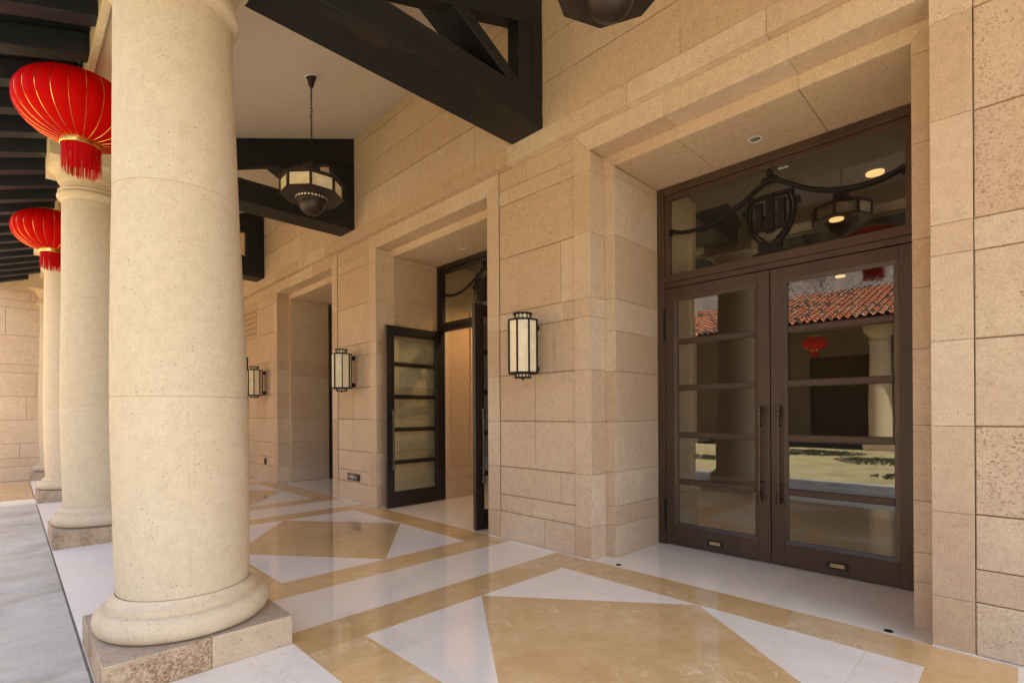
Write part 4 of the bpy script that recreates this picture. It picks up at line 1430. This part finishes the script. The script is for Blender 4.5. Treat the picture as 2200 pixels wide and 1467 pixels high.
# kou
for s_ in ((.012, -.006, .012, .036), (.012, .036, .052, .036), (.052, .036, .052, -.006), (.012, -.006, .052, -.006)):
    stroke(s_[0] + ox, s_[1], s_[2] + ox, s_[3])
for s_ in (-1, 1):
    stroke(ox + s_ * 0.060, 0.0, ox + s_ * 0.125, 0.0, 0.008)
    stroke(ox + s_ * 0.128, 0.0, ox + s_ * 0.103, 0.026, 0.009)
    stroke(ox + s_ * 0.128, 0.0, ox + s_ * 0.103, -0.026, 0.009)
b.build('sign_symbols', M['signwhite'], t)
M4 = Matrix(((0, 0, -1, -0.0237), (-1, 0, 0, -ox), (0, 1, 0, -0.032), (0, 0, 0, 1)))
text_mesh('EXIT', 0.034, 'sign_lettering', M['signwhite'], t, M4, 0.0006)

t = thing('wall_socket', 'small black socket low on the far pier', 'socket', (XF - 0.004, 12.27, 0.42))
b = MB(); b.box(-0.012, 0, -0.055, 0.055, -0.072, 0.072); b.build('socket_plate', M['black'], t, bevel=0.004)
b = MB(); b.box(-0.015, -0.0125, -0.03, 0.03, -0.03, 0.03); b.build('socket_face', M['iron'], t, bevel=0.002)

t = thing('vent_grille', 'stone vent grille with small upright slots high on the far pier', 'vent', (XF + 0.004, 13.4, 3.68))
b = MB(); b.box(-0.014, 0, -0.56, 0.56, -0.33, 0.33, tint=.5, spk=.1); b.build('grille_slab', M['stone'], t, bevel=0.003)
b = MB()
for i in range(8):
    for j in range(5):
        y = -0.48 + i * 0.137
        z = -0.255 + j * 0.128
        b.box(-0.0165, -0.0145, y - 0.036, y + 0.036, z - 0.042, z + 0.042)
b.build('slots', M['mortar'], t)

# ------------------------------------------------------------------ wing across the courtyard (mirrored in the glass)
ob = thing('opposite_wing', 'sunlit wing across the courtyard with a red clay tile roof, mirrored in the doors', 'building')
b = MB()
XO = -16.4
yy0, yy1 = -26.0, YEND
cuts = []
for k in range(-5, 4):
    c = YC[0] + BAY * k
    cuts.append((c - 1.2, c + 1.2))
y = yy0
for a, c in cuts:
    if a > y: b.box(XO - 0.5, XO, y, a, 0, 6.2, tint=rnd.random(), spk=.2)
    b.box(XO - 0.5, XO, a, c, 4.0, 6.2, tint=.4, spk=.2)
    y = c
b.box(XO - 0.5, XO, y, yy1, 0, 6.2, tint=.4, spk=.2)
b.build('arcade_back_wall', M['oldwall'], ob)
b = MB()
for a, c in cuts:
    b.box(XO - 0.3, XO - 0.25, a, c, 0, 4.0)
    for q in (a + 0.05, (a + c) / 2, c - 0.05):
        b.box(XO - 0.25, XO - 0.2, q - 0.06, q + 0.06, 0, 4.0)
    b.box(XO - 0.25, XO - 0.21, a, c, 2.9, 3.05)
b.build('door_infill', M['frame'], ob)
b = MB()
b.box(-13.45, -12.75, yy0, yy1, 4.85, 5.15)
b.build('architrave', M['colstone'], ob)
b = MB()
RE = lambda x: 5.02 + 0.35 * (-12.0 - x)
b.prism([(-11.95, RE(-11.95) - 0.10), (-11.95, RE(-11.95) - 0.02), (-19.0, RE(-19.0) - 0.02), (-19.0, RE(-19.0) - 0.2), (-13.0, RE(-13) - .2)], lambda u, v, w: (u, w, v), yy0, yy1)
b.build('roof_deck', M['frame_dark'], ob)
b = MB()
r_ = random.Random(11)
pitch = 0.27
nrow = int((yy1 - (-12.0)) / pitch)
dx, dz = -1 / math.hypot(1, .35), .35 / math.hypot(1, .35)
for i in range(nrow):
    yc_ = yy1 - 0.1 - i * pitch
    Ls = 0.36
    for j in range(21):
        s0 = j * Ls
        s1_ = s0 + Ls + 0.04
        tint = r_.random()
        lift = 0.02
        pts = []
        for (s_, rr, up) in ((s0, 0.098, 0.035), (s1_, 0.082, 0.008)):
            xx = -11.88 + dx * s_
            zz_ = RE(-11.88) + dz * s_ + up - 0.01
            for q in range(7):
                a = PI * q / 6
                pts.append((xx + math.sin(a) * rr * .33, yc_ + rr * math.cos(a) * 1.0, zz_ + rr * math.sin(a) * 0.95))
        b.raw(pts, [(q, q + 1, 8 + q, 7 + q) for q in range(6)], tint=tint, smooth=True)
        if j % 2 == 0:
            ym = yc_ - pitch / 2
            xa_, xb_ = -11.9 + dx * s0, -11.9 + dx * (s0 + 2 * Ls)
            za_, zb_ = RE(-11.9) + dz * s0, RE(-11.9) + dz * (s0 + 2 * Ls)
            b.poly([(xa_, ym - .09, za_ + .02), (xa_, ym + .09, za_ + .02), (xb_, ym + .09, zb_ + .005), (xb_, ym - .09, zb_ + .005)], tint=r_.random() * .7)
b.build('tile_roof', M['tile'], ob, recalc=False)
b = MB()
b.box(-19.6, -19.0, yy0, yy1, 6.5, 9.2)
b.build('rear_wall', M['greywall'], ob)
pl_g = 'plants trailing down the rear wall across the courtyard'
def make_plant(loc, sz, label, seed):
    r2 = random.Random(seed)
    b = MB()
    for k in range(150):
        p = Vector((r2.gauss(0.15, .12), r2.gauss(0, .35) * sz, -abs(r2.gauss(0, .8)) * sz))
        d = Vector((r2.uniform(-1, 1), r2.uniform(-1, 1), r2.uniform(-1.2, .2))).normalized()
        e = d.cross(Vector((r2.uniform(-1, 1), r2.uniform(-1, 1), r2.uniform(-1, 1)))).normalized()
        L = 0.16 * sz
        b.poly([p, p + d * L * .5 + e * L * .22, p + d * L, p + d * L * .5 - e * L * .22], tint=r2.random())
    for k in range(5):
        yy = r2.uniform(-.3, .3) * sz
        b.tube([(0.05, yy * .4, 0.1), (0.12, yy * .8, -.4 * sz), (0.15, yy, -.9 * sz)], 0.012, 5)
    o = b.build('trailing_plant', M['leaf'], recalc=False)
    o.location = loc
    return tag(o, label, 'plant', pl_g)
make_plant((-19.0, 4.6, 9.6), 1.1, 'leafy plant trailing down the grey wall, mirrored beside the lantern tassel', 1)
make_plant((-19.0, 7.2, 9.3), 0.9, 'small dull plant hanging on the grey wall, mirrored mid pane', 2)
make_plant((-19.0, 9.0, 9.0), 1.0, 'dark trailing plant on the grey wall, mirrored at the left of the pane', 3)
